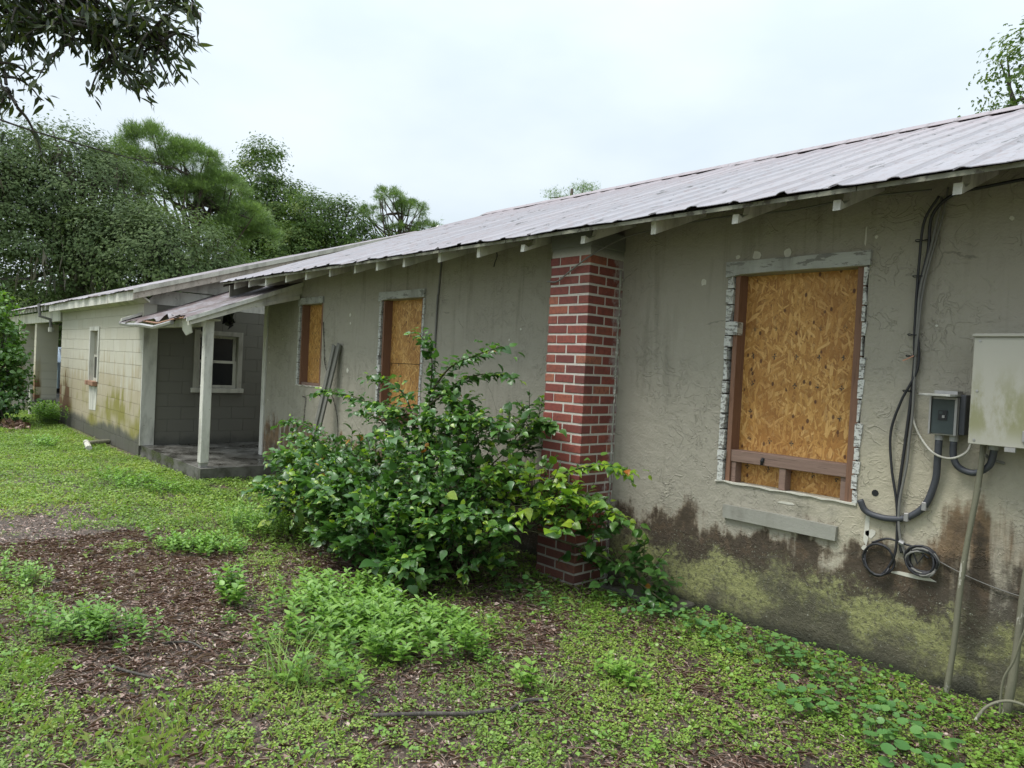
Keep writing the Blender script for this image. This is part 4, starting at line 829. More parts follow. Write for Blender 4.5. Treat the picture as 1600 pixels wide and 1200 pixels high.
# ------------------------------------------------------------------ the bush
def leaf_mesh(name, P, Dv, Up, S, T, mat, parent=None, rnd=None, sx=1.0, loc=None):
    n = len(P); Rm = along(Dv, Up); Sc = np.stack([S * sx, S, S], 1) if np.ndim(sx) == 0 else np.stack([S * sx, S, S], 1)
    V, F = scatter(T[0], T[1], P, Rm, Sc); k = len(T[1]); r_ = rng.random(n) if rnd is None else rnd
    return fastmesh(name, V, F, mat, parent, rnd=np.repeat(r_, k), loc=loc)
BUSH = thing('bush', (-5.1, 3.5, 0), 'big overgrown glossy green bush spilling from the wall over the chimney foot', 'bush')
blobs = [((-5.1, 3.45, .48), (1.0, .60, .46), 190), ((-6.0, 3.35, .45), (.70, .50, .36), 95), ((-5.35, 3.10, .32), (.85, .42, .36), 160), ((-4.45, 3.5, .55), (.60, .48, .42), 100),
         ((-3.92, 3.72, .62), (.52, .24, .26), 80), ((-3.55, 3.80, .52), (.30, .22, .20), 34), ((-4.25, 3.30, .28), (.45, .38, .28), 70), ((-5.1, 3.75, .86), (.52, .34, .22), 40),
         ((-4.5, 3.85, .98), (.42, .3, .22), 50), ((-6.7, 3.6, .55), (.40, .3, .18), 30), ((-4.3, 4.22, 1.05), (.2, .13, .32), 26), ((-3.15, 4.12, .20), (.34, .12, .16), 22), ((-3.42, 4.02, .42), (.16, .14, .2), 14), ((-4.95, 2.98, .24), (.60, .30, .26), 90), ((-4.5, 3.06, .22), (.36, .26, .22), 50), ((-5.75, 2.95, .32), (.5, .3, .3), 70), ((-4.55, 2.92, .16), (.55, .22, .18), 60), ((-4.1, 3.25, .18), (.4, .22, .18), 36), ((-5.6, 3.4, .74), (.45, .3, .16), 20)]
tw_base = []; tw_dir = []; tw_kind = []
stems = MB()
for ci, (c, r_, n) in enumerate(blobs):
    u = unit(n); u[:, 2] = np.where(u[:, 2] < -.35, -u[:, 2] * .6, u[:, 2]); rad = .62 + .42 * rng.random(n) ** .6
    p = np.array(c) + u * np.array(r_) * rad[:, None]; p[:, 2] = np.maximum(p[:, 2], .06); p[:, 1] = np.minimum(p[:, 1], 4.30)
    d = u * .8 + np.array([0, -.12, .45]) + rng.normal(0, .3, (n, 3)); tw_base.append(p); tw_dir.append(d); tw_kind.append(np.full(n, ci))
# tall arching shoots
shoots = [[(-5.0, 3.6, .2), (-4.95, 3.55, 1.0), (-4.85, 3.5, 1.45), (-4.80, 3.45, 1.72), (-4.92, 3.4, 1.90)],
          [(-4.85, 3.5, 1.40), (-4.60, 3.5, 1.62), (-4.30, 3.5, 1.72), (-4.0, 3.52, 1.80)], [(-4.85, 3.5, 1.30), (-4.55, 3.55, 1.5), (-4.25, 3.55, 1.58), (-3.98, 3.6, 1.58)],
          [(-5.1, 3.6, .9), (-5.5, 3.5, 1.15), (-5.9, 3.45, 1.28), (-6.35, 3.4, 1.32), (-6.6, 3.4, 1.30)], [(-5.0, 3.5, 1.0), (-5.15, 3.45, 1.35), (-5.45, 3.42, 1.48), (-5.6, 3.4, 1.5)],
          [(-4.9, 3.5, .9), (-4.5, 3.5, 1.15), (-4.2, 3.45, 1.24), (-3.85, 3.45, 1.22)], [(-5.9, 3.5, .6), (-6.6, 3.5, .84), (-7.1, 3.45, .95), (-7.45, 3.42, .93)], [(-6.2, 3.5, .5), (-6.7, 3.55, .74), (-7.2, 3.6, .72)],
          [(-4.9, 3.6, 1.0), (-4.6, 3.6, 1.25), (-4.45, 3.6, 1.38)], [(-5.0, 3.5, 1.0), (-5.05, 3.4, 1.2), (-5.3, 3.35, 1.28), (-5.55, 3.3, 1.24)], [(-4.0, 3.7, .7), (-3.6, 3.78, .80), (-3.3, 3.88, .70), (-3.05, 3.95, .62)],
          [(-3.9, 3.7, .7), (-3.5, 3.82, .92), (-3.25, 3.9, .98), (-3.1, 3.95, .95)], [(-5.2, 3.5, .9), (-5.6, 3.5, 1.1), (-5.95, 3.5, 1.16)], [(-3.7, 3.8, .4), (-3.3, 4.0, .3), (-3.0, 4.1, .14), (-2.8, 4.12, .06)]]
for _i in range(70):
    c_, r3, _n = blobs[[0, 1, 2, 3, 6, 7, 8, 9, 13, 15, 16][rng.integers(0, 11)]]; u_ = unit(1)[0]; u_[2] = abs(u_[2]) * .9 + .1; u_[1] = -abs(u_[1]) if rng.random() < .7 else u_[1]
    b_ = np.array(c_) + u_ * np.array(r3) * .8; b_[1] = min(b_[1], 4.1); l_ = rng.uniform(.12, .32) if b_[0] < -5.3 else rng.uniform(.16, .42); h_ = u_ * (1, .7, .6) + (0, 0, .55)
    shoots.append([tuple(b_), tuple(b_ + h_ * l_ * .5), tuple(b_ + h_ * l_ * .85 + (0, 0, -.02)), tuple(b_ + h_ * l_ * 1.1 + (0, 0, -.09))])
for si, s in enumerate(shoots):
    p = cr_spline(s, 7); stems.tube(p, np.linspace(.011 if si < 14 else .005, .003 if si < 14 else .0018, len(p)), 5)
    for i in range(2 if si == 0 else 4, len(p), 2 if si > 13 else 1):
        if si == 0 and p[i].z < .9: continue
        t = (p[min(i + 1, len(p) - 1)] - p[i - 1]).normalized()
        for sgn in (-1, 1):
            dd = np.array(t) * .7 + sgn * np.array((t.y, -t.x, .1)) * .8 + rng.normal(0, .25, 3) + np.array((0, 0, .1)); tw_base.append(np.array([p[i]])); tw_dir.append(dd[None]); tw_kind.append(np.array([100 + si]))
TB = np.concatenate(tw_base); TD = np.concatenate(tw_dir); TK = np.concatenate(tw_kind); TD /= np.linalg.norm(TD, axis=1, keepdims=True)
LP, LD, LU, LS, LR, LK = [], [], [], [], [], []
for b, d, k in zip(TB, TD, TK):
    young = rng.random(); sh = k >= 100; n = rng.integers(2, 4) if sh else rng.integers(5, 9); ln = rng.uniform(.08, .20) if sh else rng.uniform(.10, .22)
    side = np.cross(d, (0, 0, 1.0)); side /= np.linalg.norm(side) + 1e-6
    stems.tube([b - d * ln * .5, b + d * ln * .5, b + d * ln + np.array((0, 0, -.01))], [.0035, .0028, .0015], 4, False) if not sh else None
    for i in range(n):
        t = i / max(n - 1, 1); q = b + d * ln * (t - .25) + np.array((0, 0, -.015 * t * t)); s_ = 1 if i % 2 else -1
        ld = side * s_ * (1 - t * .7) + d * (.35 + .8 * t) + np.array((0, 0, -.28)) + rng.normal(0, .22, 3)
        LP.append(q); LD.append(ld); LU.append(np.array((0, 0, 1.0)) * .7 + d * .25 + np.array((0, -.25, 0)) + rng.normal(0, .25, 3))
        LS.append((rng.uniform(.05, .09) if sh else .070 * rng.lognormal(0, .32)) * (1 - .35 * t * (young > .6)))
        LR.append(np.clip(.12 + .45 * rng.random() * (.5 + young) + (.35 * t if young > .72 else 0) + (.25 if k in (4, 5, 110, 111) else 0) + (.12 if k > 113 else 0), 0, 1)); LK.append(k)
LP, LD, LU, LS, LR, LK = map(np.array, (LP, LD, LU, LS, LR, LK))
LP[:, 1] = np.minimum(LP[:, 1], 4.34)
inch = (LP[:, 0] > -4.05) & (LP[:, 0] < -3.54) & (LP[:, 1] > 3.93); LP[inch, 1] = 3.9
lime = ((LR > .62) & (rng.random(len(LR)) < .5)) | (np.isin(LK, (4, 15, 110, 111)) & (rng.random(len(LR)) < .42)); old = (rng.random(len(LR)) < .0025)
green = ~lime & ~old; dist = np.linalg.norm(LP - np.array((0, 0, 1.63)), axis=1)
near = np.zeros(len(LP), bool); score = np.where(green, (LP @ np.array((.35, -.9, .25))) + LS * 6, -1e9); near[np.argsort(-score)[:300]] = True
for nm, msk, mt in (('foliage', green & ~near, 'bush'), ('young_foliage', lime & ~old, 'newleaf'), ('dying_foliage', old, 'oldleaf')):
    half = rng.random(len(LP)) < .5
    for T_v, mk_ in ((OVATE, msk & half), (CURLED, msk & ~half)):
        if mk_.any(): o = leaf_mesh(nm, LP[mk_], LD[mk_], LU[mk_], LS[mk_], T_v, mt, BUSH, LR[mk_] if nm == 'foliage' else None, rng.uniform(.8, 1.15, mk_.sum())); o['kind'] = 'stuff'
tones = []
for t in range(5):
    V, F = scatter(OVATE[0], OVATE[1], np.zeros((1, 3)), np.eye(3)[None], np.ones(1)); o = fastmesh('leaf', V, F, 'bush', rnd=np.full(len(F), .15 + .16 * t)); tones.append(o.data); bpy.data.objects.remove(o)
RM = along(LD[near], LU[near])
for p, rm, s, r_ in zip(LP[near], RM, LS[near], LR[near]):
    o = link('leaf', tones[int(min(4, r_ * 5))], BUSH, Vector(p)); o.rotation_euler = Matrix(rm.tolist()).to_euler(); o.scale = (s * 1.02, s, s)
for i in range(46):       # woody stems inside
    a = rng.uniform(0, 6.28); b0 = np.array((-5.0 + rng.normal(0, .35), 3.6 + rng.normal(0, .15), -.03)); c, r_, _n = blobs[rng.integers(0, 10)]; e = np.array(c) + unit(1)[0] * np.array(r_) * .7
    e[2] = max(e[2], .15); m_ = (b0 + e) / 2 + np.array((0, 0, .18)); stems.tube(cr_spline([b0, m_, e], 4), np.linspace(.012, .004, 9), 5)
stems.build('stems', 'stem', BUSH, smooth=True)

# ------------------------------------------------------------------ weeds and single plants
def plant_leaves(spots, height, nleaf, size, spread=.09, droop=-.15):
    P, Dv, U, S = [], [], [], []; st = MB()
    for x, y in spots:
        h = height * rng.uniform(.6, 1.15); lean = rng.normal(0, .22, 2); z0 = float(gz(x, y)); top = np.array((x + lean[0] * h, y + lean[1] * h, z0 + h))
        st.tube([(x, y, z0 - .01), tuple((np.array((x, y, z0)) + top) / 2 + (0, 0, .01)), tuple(top)], [.0022, .0018, .001], 4, False)
        for i in range(nleaf):
            t = .35 + .65 * (i + .6) / nleaf; a = i * 2.4 + rng.uniform(-.4, .4); q = np.array((x, y, z0)) * (1 - t) + top * t
            d = np.array((math.cos(a), math.sin(a), .25 + .5 * t * t + droop)); P.append(q); Dv.append(d); U.append((0, 0, 1.0)); S.append(size * rng.uniform(.7, 1.2) * (1 - .35 * t))
    return np.array(P), np.array(Dv), np.array(U), np.array(S), st
def weed(name, loc, label, spots, height, nleaf, size, mat='weed', T=LANCE, sx=1.5, cat='weed', group=None, lift=.0):
    w = thing(name, (loc[0], loc[1], float(gz(*loc))), label, cat, group); P, Dv, U, S, st = plant_leaves(spots, height, nleaf, size)
    o = leaf_mesh('foliage', P, Dv, U + rng.normal(0, .2, P.shape), S, T, mat, w, np.clip(rng.random(len(P)) * .6 + .4 * rng.random(), 0, 1), sx); o['kind'] = 'stuff'; tag(st.build('stems', 'weedstem', w), kind='stuff'); return w
def around(cx, cy, rx, ry, n, rot=0):
    a = rng.uniform(0, 6.28, n); r_ = rng.random(n) ** .7 * np.where(rng.random(n) < .12, 1.45, 1.0); x, y = rx * r_ * np.cos(a), ry * r_ * np.sin(a); c, s = math.cos(rot), math.sin(rot); return list(zip(cx + x * c - y * s, cy + x * s + y * c))
sp = [(x, y) for x, y in around(-3.62, 2.28, .72, .42, 210, .55) + around(-3.0, 1.68, .34, .22, 60, .5) + around(-4.2, 2.45, .40, .32, 60) if fbm(np.array(x * 2.5), np.array(y * 2.5), 21) > .33]
weed('weed_patch', (-3.5, 2.2), 'wide bright green leafy weed patch in front of the bush', [q for q in sp if q[0] < -2.9], .17, 13, .074)
weed('weed_clump', (-6.1, 2.05), 'low round weed clump on bare soil left of the bush', around(-6.05, 2.08, .42, .22, 80, .6), .13, 11, .062, group='weed clumps in the yard')
weed('weed_clump', (-4.4, .98), 'feathery weed clump at far left of the leaf litter', around(-4.45, 1.0, .34, .15, 60, .7), .17, 13, .060, group='weed clumps in the yard')
weed('seedling', (-4.55, 1.78), 'young upright plant with pointed leaves alone in leaf litter', around(-4.55, 1.78, .10, .08, 15), .25, 13, .074, T=OVATE, sx=.75, cat='plant')
weed('seedling', (-4.2, 1.62), 'tiny pale seedling just below the young upright plant', around(-4.2, 1.64, .05, .04, 4), .10, 8, .04, T=OVATE, sx=.75, cat='plant')
weed('weed_clump', (-6.2, 2.85), 'soft dense weeds against left side of the bush', around(-6.35, 2.9, .6, .4, 150, .5), .24, 13, .055, group='weed clumps in the yard')
weed('broadleaf_plant', (-2.5, 2.5), 'small plant of stacked broad leaves in bottom centre of the yard', around(-2.52, 2.52, .05, .03, 5), .15, 8, .065, T=OVATE, sx=.8, cat='plant')
weed('weed_clump', (-2.3, 3.0), 'weed clump right of the small broad-leaved plant', around(-2.33, 3.02, .15, .10, 14), .13, 9, .06, T=LANCE, sx=1.8, group='weed clumps in the yard')
weed('weed_clump', (-3.0, 2.6), 'sparse low weeds right of the bright weed patch', around(-2.95, 2.55, .22, .13, 16), .10, 9, .04, group='weed clumps in the yard')
weed('weed_clump', (-9.3, 2.6), 'leafy weed streak in the lawn before the porch', around(-9.3, 2.45, 1.0, .25, 90, .15), .14, 9, .07, group='weed clumps in the yard')
weed('weed_clump', (-13.5, 2.2), 'darker weed tuft in the lawn before the block wing', around(-13.6, 2.15, .4, .2, 40), .16, 10, .08, group='weed clumps in the yard')
weed('weed_clump', (-17.6, 2.9), 'scrubby dark weeds against corner of block wing by carport', around(-17.9, 2.85, .9, .22, 130), .4, 14, .09, group='weed clumps in the yard')
weed('weed_clump', (-5.9, .75), 'weeds at left picture edge beside the leaf litter', around(-5.75, .82, .35, .12, 30, .3), .15, 10, .05, group='weed clumps in the yard')
# grass tuft with long blades
def tuft(name, cx, cy, n, ln, label, spread=.05):
    w = thing(name, (cx, cy, float(gz(cx, cy))), label, 'grass tuft'); V, F = [], []
    for i in range(n):
        a = rng.uniform(0, 6.28); el = rng.uniform(.5, 1.4); l = ln * rng.uniform(.5, 1.1); x, y = cx + rng.normal(0, spread), cy + rng.normal(0, spread * .6); z = float(gz(x, y)); wd = rng.uniform(.003, .0055); k = len(V)
        for t in (0, .33, .66, 1):
            o_ = l * t * math.cos(el) + l * .35 * t * t; h = l * t * math.sin(el) - l * .55 * t * t * math.cos(el); ww = wd * (1 - t * .9); px, py = x + math.cos(a) * o_, y + math.sin(a) * o_
            V += [(px - math.sin(a) * ww, py + math.cos(a) * ww, z + max(h, .004)), (px + math.sin(a) * ww, py - math.cos(a) * ww, z + max(h, .004))]
        F += [(k, k + 1, k + 3, k + 2), (k + 2, k + 3, k + 5, k + 4), (k + 4, k + 5, k + 7, k + 6)]
    o = fastmesh('blades', V, F, 'grass', w, rnd=np.repeat(rng.random(n) * .6, 3)); o['kind'] = 'stuff'
tuft('grass_tuft', -3.30, 1.60, 60, .42, 'tuft of long arching grass blades beside the bright weed patch')
tuft('grass_tuft', -2.45, 2.62, 26, .16, 'short grass tuft behind the small broad-leaved plant')
# round-leaved creepers by the wall
def creeper(cx, cy, rx, ry, n, size, label, rot=0):
    w = thing('creeping_weed', (cx, cy, float(gz(cx, cy))), label, 'creeping weed', 'round-leaved weeds near the wall'); pts = np.array(around(cx, cy, rx, ry, n, rot)); h = rng.uniform(.03, .12, n); z = gz(pts[:, 0], pts[:, 1])
    P = np.stack([pts[:, 0], pts[:, 1], z + h], 1); a = rng.uniform(0, 6.28, n); Dv = np.stack([np.cos(a), np.sin(a), rng.uniform(-.2, .25, n)], 1)
    st = MB(); [st.tube([(p[0] + .02, p[1] + .01, zz - .01), tuple(p)], .0018, 3, False) for p, zz in zip(P, z)]; tag(st.build('stalks', 'weedstem', w), kind='stuff')
    leaf_mesh('leaves', P, Dv, np.tile((0, -.15, 1.0), (n, 1)) + rng.normal(0, .25, (n, 3)), size * rng.uniform(.6, 1.15, n), ROUND, 'pennywort', w)['kind'] = 'stuff'
creeper(-2.75, 3.98, .55, .24, 110, .042, 'round-leaved creeper just right of chimney foot'); creeper(-1.95, 4.0, .5, .24, 110, .042, 'round-leaved creeper under the wide boarded window'); creeper(-1.3, 3.75, .35, .28, 50, .046, 'round-leaved creeper below the leaning pale pole')
creeper(-1.02, 3.42, .28, .2, 30, .062, 'large round-leaved weeds in bottom right corner'); creeper(-1.55, 3.50, .25, .16, 30, .05, 'sparse round-leaved weeds left of the bottom right corner'); creeper(-3.6, 3.55, .35, .14, 36, .05, 'round-leaved creeper under the right lobe of the bush')

# ------------------------------------------------------------------ litter, ground cover and lawn
def brown(x, y):
    """1 on bare leaf litter, 0 where green covers the ground"""
    b = np.zeros_like(x)
    for cx, cy, rx, ry, w in ((-5.6, 1.75, 1.15, .62, 1.0), (-4.75, 1.55, .9, .55, 1.1), (-3.95, 1.25, .55, .42, 1.0), (-6.7, 1.5, .9, .55, .75), (-4.9, 2.75, .8, .35, .9), (-4.5, 3.2, 1.2, .5, 1.0), (-2.65, 1.95, .40, .24, .8), (-2.2, 2.4, .35, .25, .75), (-8.0, 1.4, .9, .35, .6), (-6.3, 1.0, .9, .35, .8), (-7.6, 1.0, .7, .25, .6), (-10.5, 1.7, 1.2, .22, .35), (-3.9, .75, .5, .16, .45), (-2.9, 1.2, .4, .18, .5),
                             (-3.1, 3.35, .5, .12, .45), (-1.75, 3.1, .4, .2, .5), (-7.4, 3.3, .5, .3, .3), (-1.4, 2.7, .5, .25, .6), (-2.9, 2.35, .5, .25, .5), (-2.0, 1.9, .5, .3, .5)):
        b += w * np.exp(-(((x - cx) / rx) ** 2 + ((y - cy) / ry) ** 2))
    return np.clip(.80 * b * (.40 + 1.0 * fbm(x * 2.3, y * 2.3, 31)) + 1.25 * (fbm(x * 1.9, y * 1.9, 37) - np.where(x > -3.6, .42, .50)) + 1.1 * (fbm(x * 5, y * 5, 39) - .5), 0, 1)
def area(n, x0, x1, y0, y1):
    x = rng.uniform(x0, x1, n); y = rng.uniform(y0, y1, n); k = (y < 4.36) & ~((x < -9.26) & (y > 3.14)) & ~((x < -11.8) & (y > 3.0)); k &= (x * .67 + y * .74 < 4.2) & (x * -.95 + y * .32 > 2.0 - 3)
    return x[k], y[k]
nearf = lambda x, y: np.hypot(x, y)
# dead leaves
x, y = area(170000, -9, 1.6, -.3, 4.36); k = rng.random(len(x)) < (.25 + .75 * brown(x, y)) * np.clip(5.0 / nearf(x, y), .15, 1) ** 1.3; x, y = x[k], y[k]; n = len(x)
a = rng.uniform(0, 6.28, n); P = np.stack([x, y, gz(x, y) + rng.uniform(.001, .016, n)], 1); Dv = np.stack([np.cos(a), np.sin(a), rng.normal(0, .25, n)], 1)
o = leaf_mesh('leaf_litter', P, Dv, np.tile((0, 0, 1.0), (n, 1)) + rng.normal(0, .35, (n, 3)), rng.uniform(.009, .028, n) * (1 + 1.0 * (rng.random(n) < .06)), LEAF2, 'litter', None, rng.random(n) ** 1.2, rng.uniform(.3, .7, n)); tag(o, kind='stuff')
# needles and twiglets
x, y = area(60000, -7, .3, -.2, 4.2); k = rng.random(len(x)) < (.3 + .7 * brown(x, y)); x, y = x[k][:30000], y[k][:30000]; n = len(x); a = rng.uniform(0, 6.28, n)
P = np.stack([x, y, gz(x, y) + rng.uniform(.003, .02, n)], 1); Dv = np.stack([np.cos(a), np.sin(a), rng.normal(0, .12, n)], 1)
o = leaf_mesh('twig_litter', P, Dv, np.tile((0, 0, 1.0), (n, 1)), rng.uniform(.03, .11, n), LEAF2, 'litter', None, np.clip(rng.normal(.55, .25, n), 0, 1), .045); tag(o, kind='stuff')
# small-leaved ground cover
def cover(name, n, x0, x1, y0, y1, per, size, hgt, mat, seed, bias, T=LEAF2, sx=.95, thresh=.0):
    x, y = area(n, x0, x1, y0, y1); gdens = np.clip(1.15 - 1.35 * brown(x, y), 0.03, 1) * np.clip(.22 + 3.0 * (fbm(x * 3.1, y * 3.1, seed) - .26), .04, 1) * np.clip(.4 + 2.4 * (fbm(x * 9, y * 9, seed + 2) - .25), .08, 1); k = rng.random(len(x)) < gdens * bias(x, y); x, y = x[k], y[k]; n = len(x)
    tone = np.clip(fbm(x * 1.4, y * 1.4, seed + 4) * .9 + rng.normal(0, .1, n), 0, 1)
    X = np.repeat(x, per) + rng.normal(0, size * .6, n * per); Y = np.minimum(np.repeat(y, per) + rng.normal(0, size * .6, n * per), 4.38); a = rng.uniform(0, 6.28, n * per)
    P = np.stack([X, Y, gz(X, Y) + rng.uniform(.005, hgt, n * per)], 1); Dv = np.stack([np.cos(a), np.sin(a), rng.uniform(-.2, .5, n * per)], 1)
    o = leaf_mesh(name, P, Dv, np.tile((0, -.1, 1.0), (n * per, 1)) + rng.normal(0, .3, (n * per, 3)), size * rng.uniform(.5, 1.2, n * per), T, mat, None, np.clip(np.repeat(tone, per) + rng.normal(0, .15, n * per), 0, 1), sx); tag(o, kind='stuff')
cover('ground_cover', 95000, -7.5, 1.6, -.3, 4.38, 6, .0135, .030, 'ground_leaf', 41, lambda x, y: np.clip(5.0 / nearf(x, y), .2, 1))
cover('ground_cover', 9000, -6, 1.6, .2, 4.38, 6, .025, .055, 'weed', 47, lambda x, y: .22 + .6 * (y > 3.3))
cover('lawn_weeds', 9000, -10.5, -6.4, 2.7, 4.37, 5, .028, .05, 'ground_leaf', 59, lambda x, y: .8 + 0 * x)
cover('lawn_weeds', 42000, -21, -5.5, -1.0, 3.1, 5, .032, .055, 'ground_leaf', 53, lambda x, y: np.clip((-x - 5) / 3, .2, 1), sx=.7)
# grass blades
def blades(name, n, x0, x1, y0, y1, l0, l1, wd, bias, seed):
    x, y = area(n, x0, x1, y0, y1); k = rng.random(len(x)) < np.clip(1.2 - 1.6 * brown(x, y), .02, 1) * bias(x, y); x, y = x[k], y[k]; n = len(x); a = rng.uniform(0, 6.28, n); l = rng.uniform(l0, l1, n)
    z = gz(x, y); dx, dy = np.cos(a), np.sin(a); b = rng.uniform(.15, .95, n); w = wd * rng.uniform(.7, 1.3, n)
    V = np.stack([np.stack([x - dy * w, y + dx * w, z], 1), np.stack([x + dy * w, y - dx * w, z], 1), np.stack([x + dx * l * b * .4 + dy * w * .7, y + dy * l * b * .4 - dx * w * .7, z + l * .6], 1), np.stack([x + dx * l * b, y + dy * l * b, z + l * (1 - b * .45)], 1)], 1).reshape(-1, 3)
    F = (np.arange(n) * 4)[:, None, None] + np.array([(0, 1, 2), (0, 2, 3)])[None]; F = F.reshape(-1, 3); tone = np.clip(fbm(x * 1.2, y * 1.2, seed) + rng.normal(0, .2, n), 0, 1)
    o = fastmesh(name, V, F, 'grass', None, rnd=np.repeat(tone, 2)); tag(o, kind='stuff')
blades('grass', 60000, -21, -6, -1, 3.1, .03, .07, .005, lambda x, y: np.clip(.25 + 2.6 * (fbm(x * 2.4, y * 2.4, 73) - .28), .1, 1), 61)
blades('grass', 90000, -6.5, 1.6, -.3, 4.2, .02, .075, .0019, lambda x, y: np.clip(np.exp(-((x + 3.4) / 1.8) ** 2 - ((y - .8) / .55) ** 2) * 1.1 + .18, 0, 1) * np.clip(3.6 * (fbm(x * 4.3, y * 4.3, 71) - .32), .06, 1), 63)
# fallen branches
for pts, r_, lab in (([(-2.75, 1.75, .02), (-2.6, 1.95, .03), (-2.50, 2.10, .025), (-2.44, 2.28, .02)], .010, 'brown fallen branch in bottom centre of the yard'), ([(-2.42, 2.30, .02), (-2.42, 2.4, .035), (-2.36, 2.5, .03)], .008, 'broken twig end beside the brown fallen branch'),
                     ([(-4.15, 1.25, .015), (-4.05, 1.36, .03), (-3.92, 1.40, .02)], .006, 'forked twig lying on the leaf litter'), ([(-4.0, .95, .015), (-3.82, 1.02, .025), (-3.66, 1.12, .02)], .007, 'thin dark twig on the leaf litter at lower left')):
    tag(MB().tube(cr_spline(pts, 4), r_, 6).build('fallen_branch', 'bark', None, loc=pts[0], smooth=True), lab, 'branch')
n = 160; q = np.array(around(-16.6, 2.15, .5, .25, n)); P = np.stack([q[:, 0], q[:, 1], rng.uniform(.03, .14, n)], 1)
tag(leaf_mesh('leaf_pile', P, unit(n), unit(n), rng.uniform(.06, .14, n), LEAF2, 'litter', None, rng.random(n) * .6, .5, loc=(-16.6, 2.15, 0)), kind='stuff')

# ------------------------------------------------------------------ trees
def crown_points(bl, nclump, per, sig, flat=1.0):
    w = np.array([b[3] * b[4] + b[4] * b[5] + b[3] * b[5] for b in bl]); idx = rng.choice(len(bl), nclump, p=w / w.sum()); B = np.array(bl)[idx]; u = unit(nclump)
    u[:, 2] = np.where((u[:, 2] < -.3) & (rng.random(nclump) < .6), -u[:, 2], u[:, 2])
    c = B[:, :3] + u * B[:, 3:] * (.55 + .47 * rng.random(nclump) ** .5)[:, None]
    p = np.repeat(c, per, 0) + rng.normal(0, 1, (nclump * per, 3)) * np.array([sig, sig, sig * .6 * flat]); return c, p, np.repeat(u, per, 0)
def tree(name, label, base, bl, nclump, per, sig, size, mat, trunk_r, bark='bark', moss=0, group=None, T=SPRAY, limbs=26, lean=(0, 0), needles=False):
    t = thing(name, base, label, 'tree', group); c, p, u = crown_points(bl, nclump, per, sig); n = len(p); b = np.array(base, float); ctr = np.array([q[:3] for q in bl]).mean(0)
    tk = MB(); h = ctr[2] * .75; mid = np.array((b[0] + lean[0] * .5, b[1] + lean[1] * .5, h * .5)); fork = np.array((ctr[0] * .5 + (b[0] + lean[0]) * .5, ctr[1] * .5 + (b[1] + lean[1]) * .5, h))
    pt = cr_spline([b - (0, 0, .3), mid, fork, (ctr[0], ctr[1], ctr[2] + .1 * h)], 5); tk.tube(pt, np.linspace(trunk_r, trunk_r * .35, len(pt)), 8)
    tips = c[rng.choice(len(c), min(limbs, len(c)), replace=False)]
    for e in tips:
        s = np.array(pt[rng.integers(len(pt) // 3, len(pt))]); m_ = s * .45 + e * .55 + np.array((0, 0, -.06 * np.linalg.norm(e - s) if needles else .10 * np.linalg.norm(e - s))) + rng.normal(0, .25, 3); l = cr_spline([s, m_, e], 4); tk.tube(l, np.linspace(trunk_r * .32, .025, len(l)), 5, False)
    tk.build('trunk', bark, t, smooth=True)
    tone = np.clip(np.repeat(rng.random(nclump), per) * .6 + rng.random(n) * .4, 0, 1)
    if needles: Dv = unit(n) + u * .8 + np.array((0, 0, .5))
    else: Dv = unit(n) + u * .5 + np.array((0, 0, -.1))
    Nn = u * 1.1 + unit(n) * .6 + np.array((0, 0, .45)); Nn /= np.linalg.norm(Nn, axis=1, keepdims=True)
    if not needles: Dv = unit(n); Dv = Dv - Nn * (Dv * Nn).sum(1, keepdims=True) + np.array((0, 0, -.15))
    o = leaf_mesh('crown', p, Dv, Nn, size * rng.uniform(.6, 1.3, n), T, mat, t, tone, .20 if needles else .8); o['kind'] = 'stuff'
    if moss:
        k = rng.choice(len(c), moss); q = c[k]; per_m = 26; P = np.repeat(q, per_m, 0) + rng.normal(0, 1, (moss * per_m, 3)) * (.28, .28, .2); P[:, 2] -= rng.random(moss * per_m) * 1.1
        o = leaf_mesh('hanging_moss', P, np.tile((0, 0, -1.0), (len(P), 1)) + rng.normal(0, .18, P.shape), unit(len(P)), rng.uniform(.3, 1.0, len(P)), LEAF2, 'moss', t, None, .09); o['kind'] = 'stuff'
    return t
STAR = ([(0, 0, 0), (.5, 1, .2), (.2, .5, 0), (0, 0, 0), (-.6, .9, 0), (-.3, .4, 0), (0, 0, 0), (.1, 1.05, -.6), (0, .5, -.3), (0, 0, 0), (1.6, .45, .3), (.8, .3, .1), (0, 0, 0), (-1.6, .5, .2), (-.7, .3, .2), (0, 0, 0), (.3, .6, 1.5), (.1, .3, .7)],
        [(0, 1, 2), (3, 4, 5), (6, 7, 8), (9, 10, 11), (12, 13, 14), (15, 16, 17)])
WOODS = 'trees standing behind the house'
def dir2(az, d): return np.array((math.sin(R(az)) * d, math.cos(R(az)) * d))
def tb(az, d, items):      # crown ellipsoids given as metres right of the trunk line, metres beyond it, height, radii
    o = dir2(az, d); e1 = dir2(az + 90, 1); e2 = dir2(az, 1); return [(o[0] + e1[0] * a + e2[0] * b, o[1] + e1[1] * a + e2[1] * b, h, r1, r1, r2) for a, b, h, r1, r2 in items], (o[0], o[1], 0)
b, s = tb(-86, 36, [(0, 0, 7.0, 3.6, 3.2), (-3, 1, 5.4, 3, 3), (2.2, -1, 4.4, 2.6, 2.4), (-1, 1, 8.8, 2.4, 1.9), (1.4, 0, 8.8, 1.8, 1.8)]); tree('live_oak', 'mossy grey-green oak at left edge behind the carport', s, b, 640, 62, .38, .105, 'oakleaf', .45, moss=26, group=WOODS)
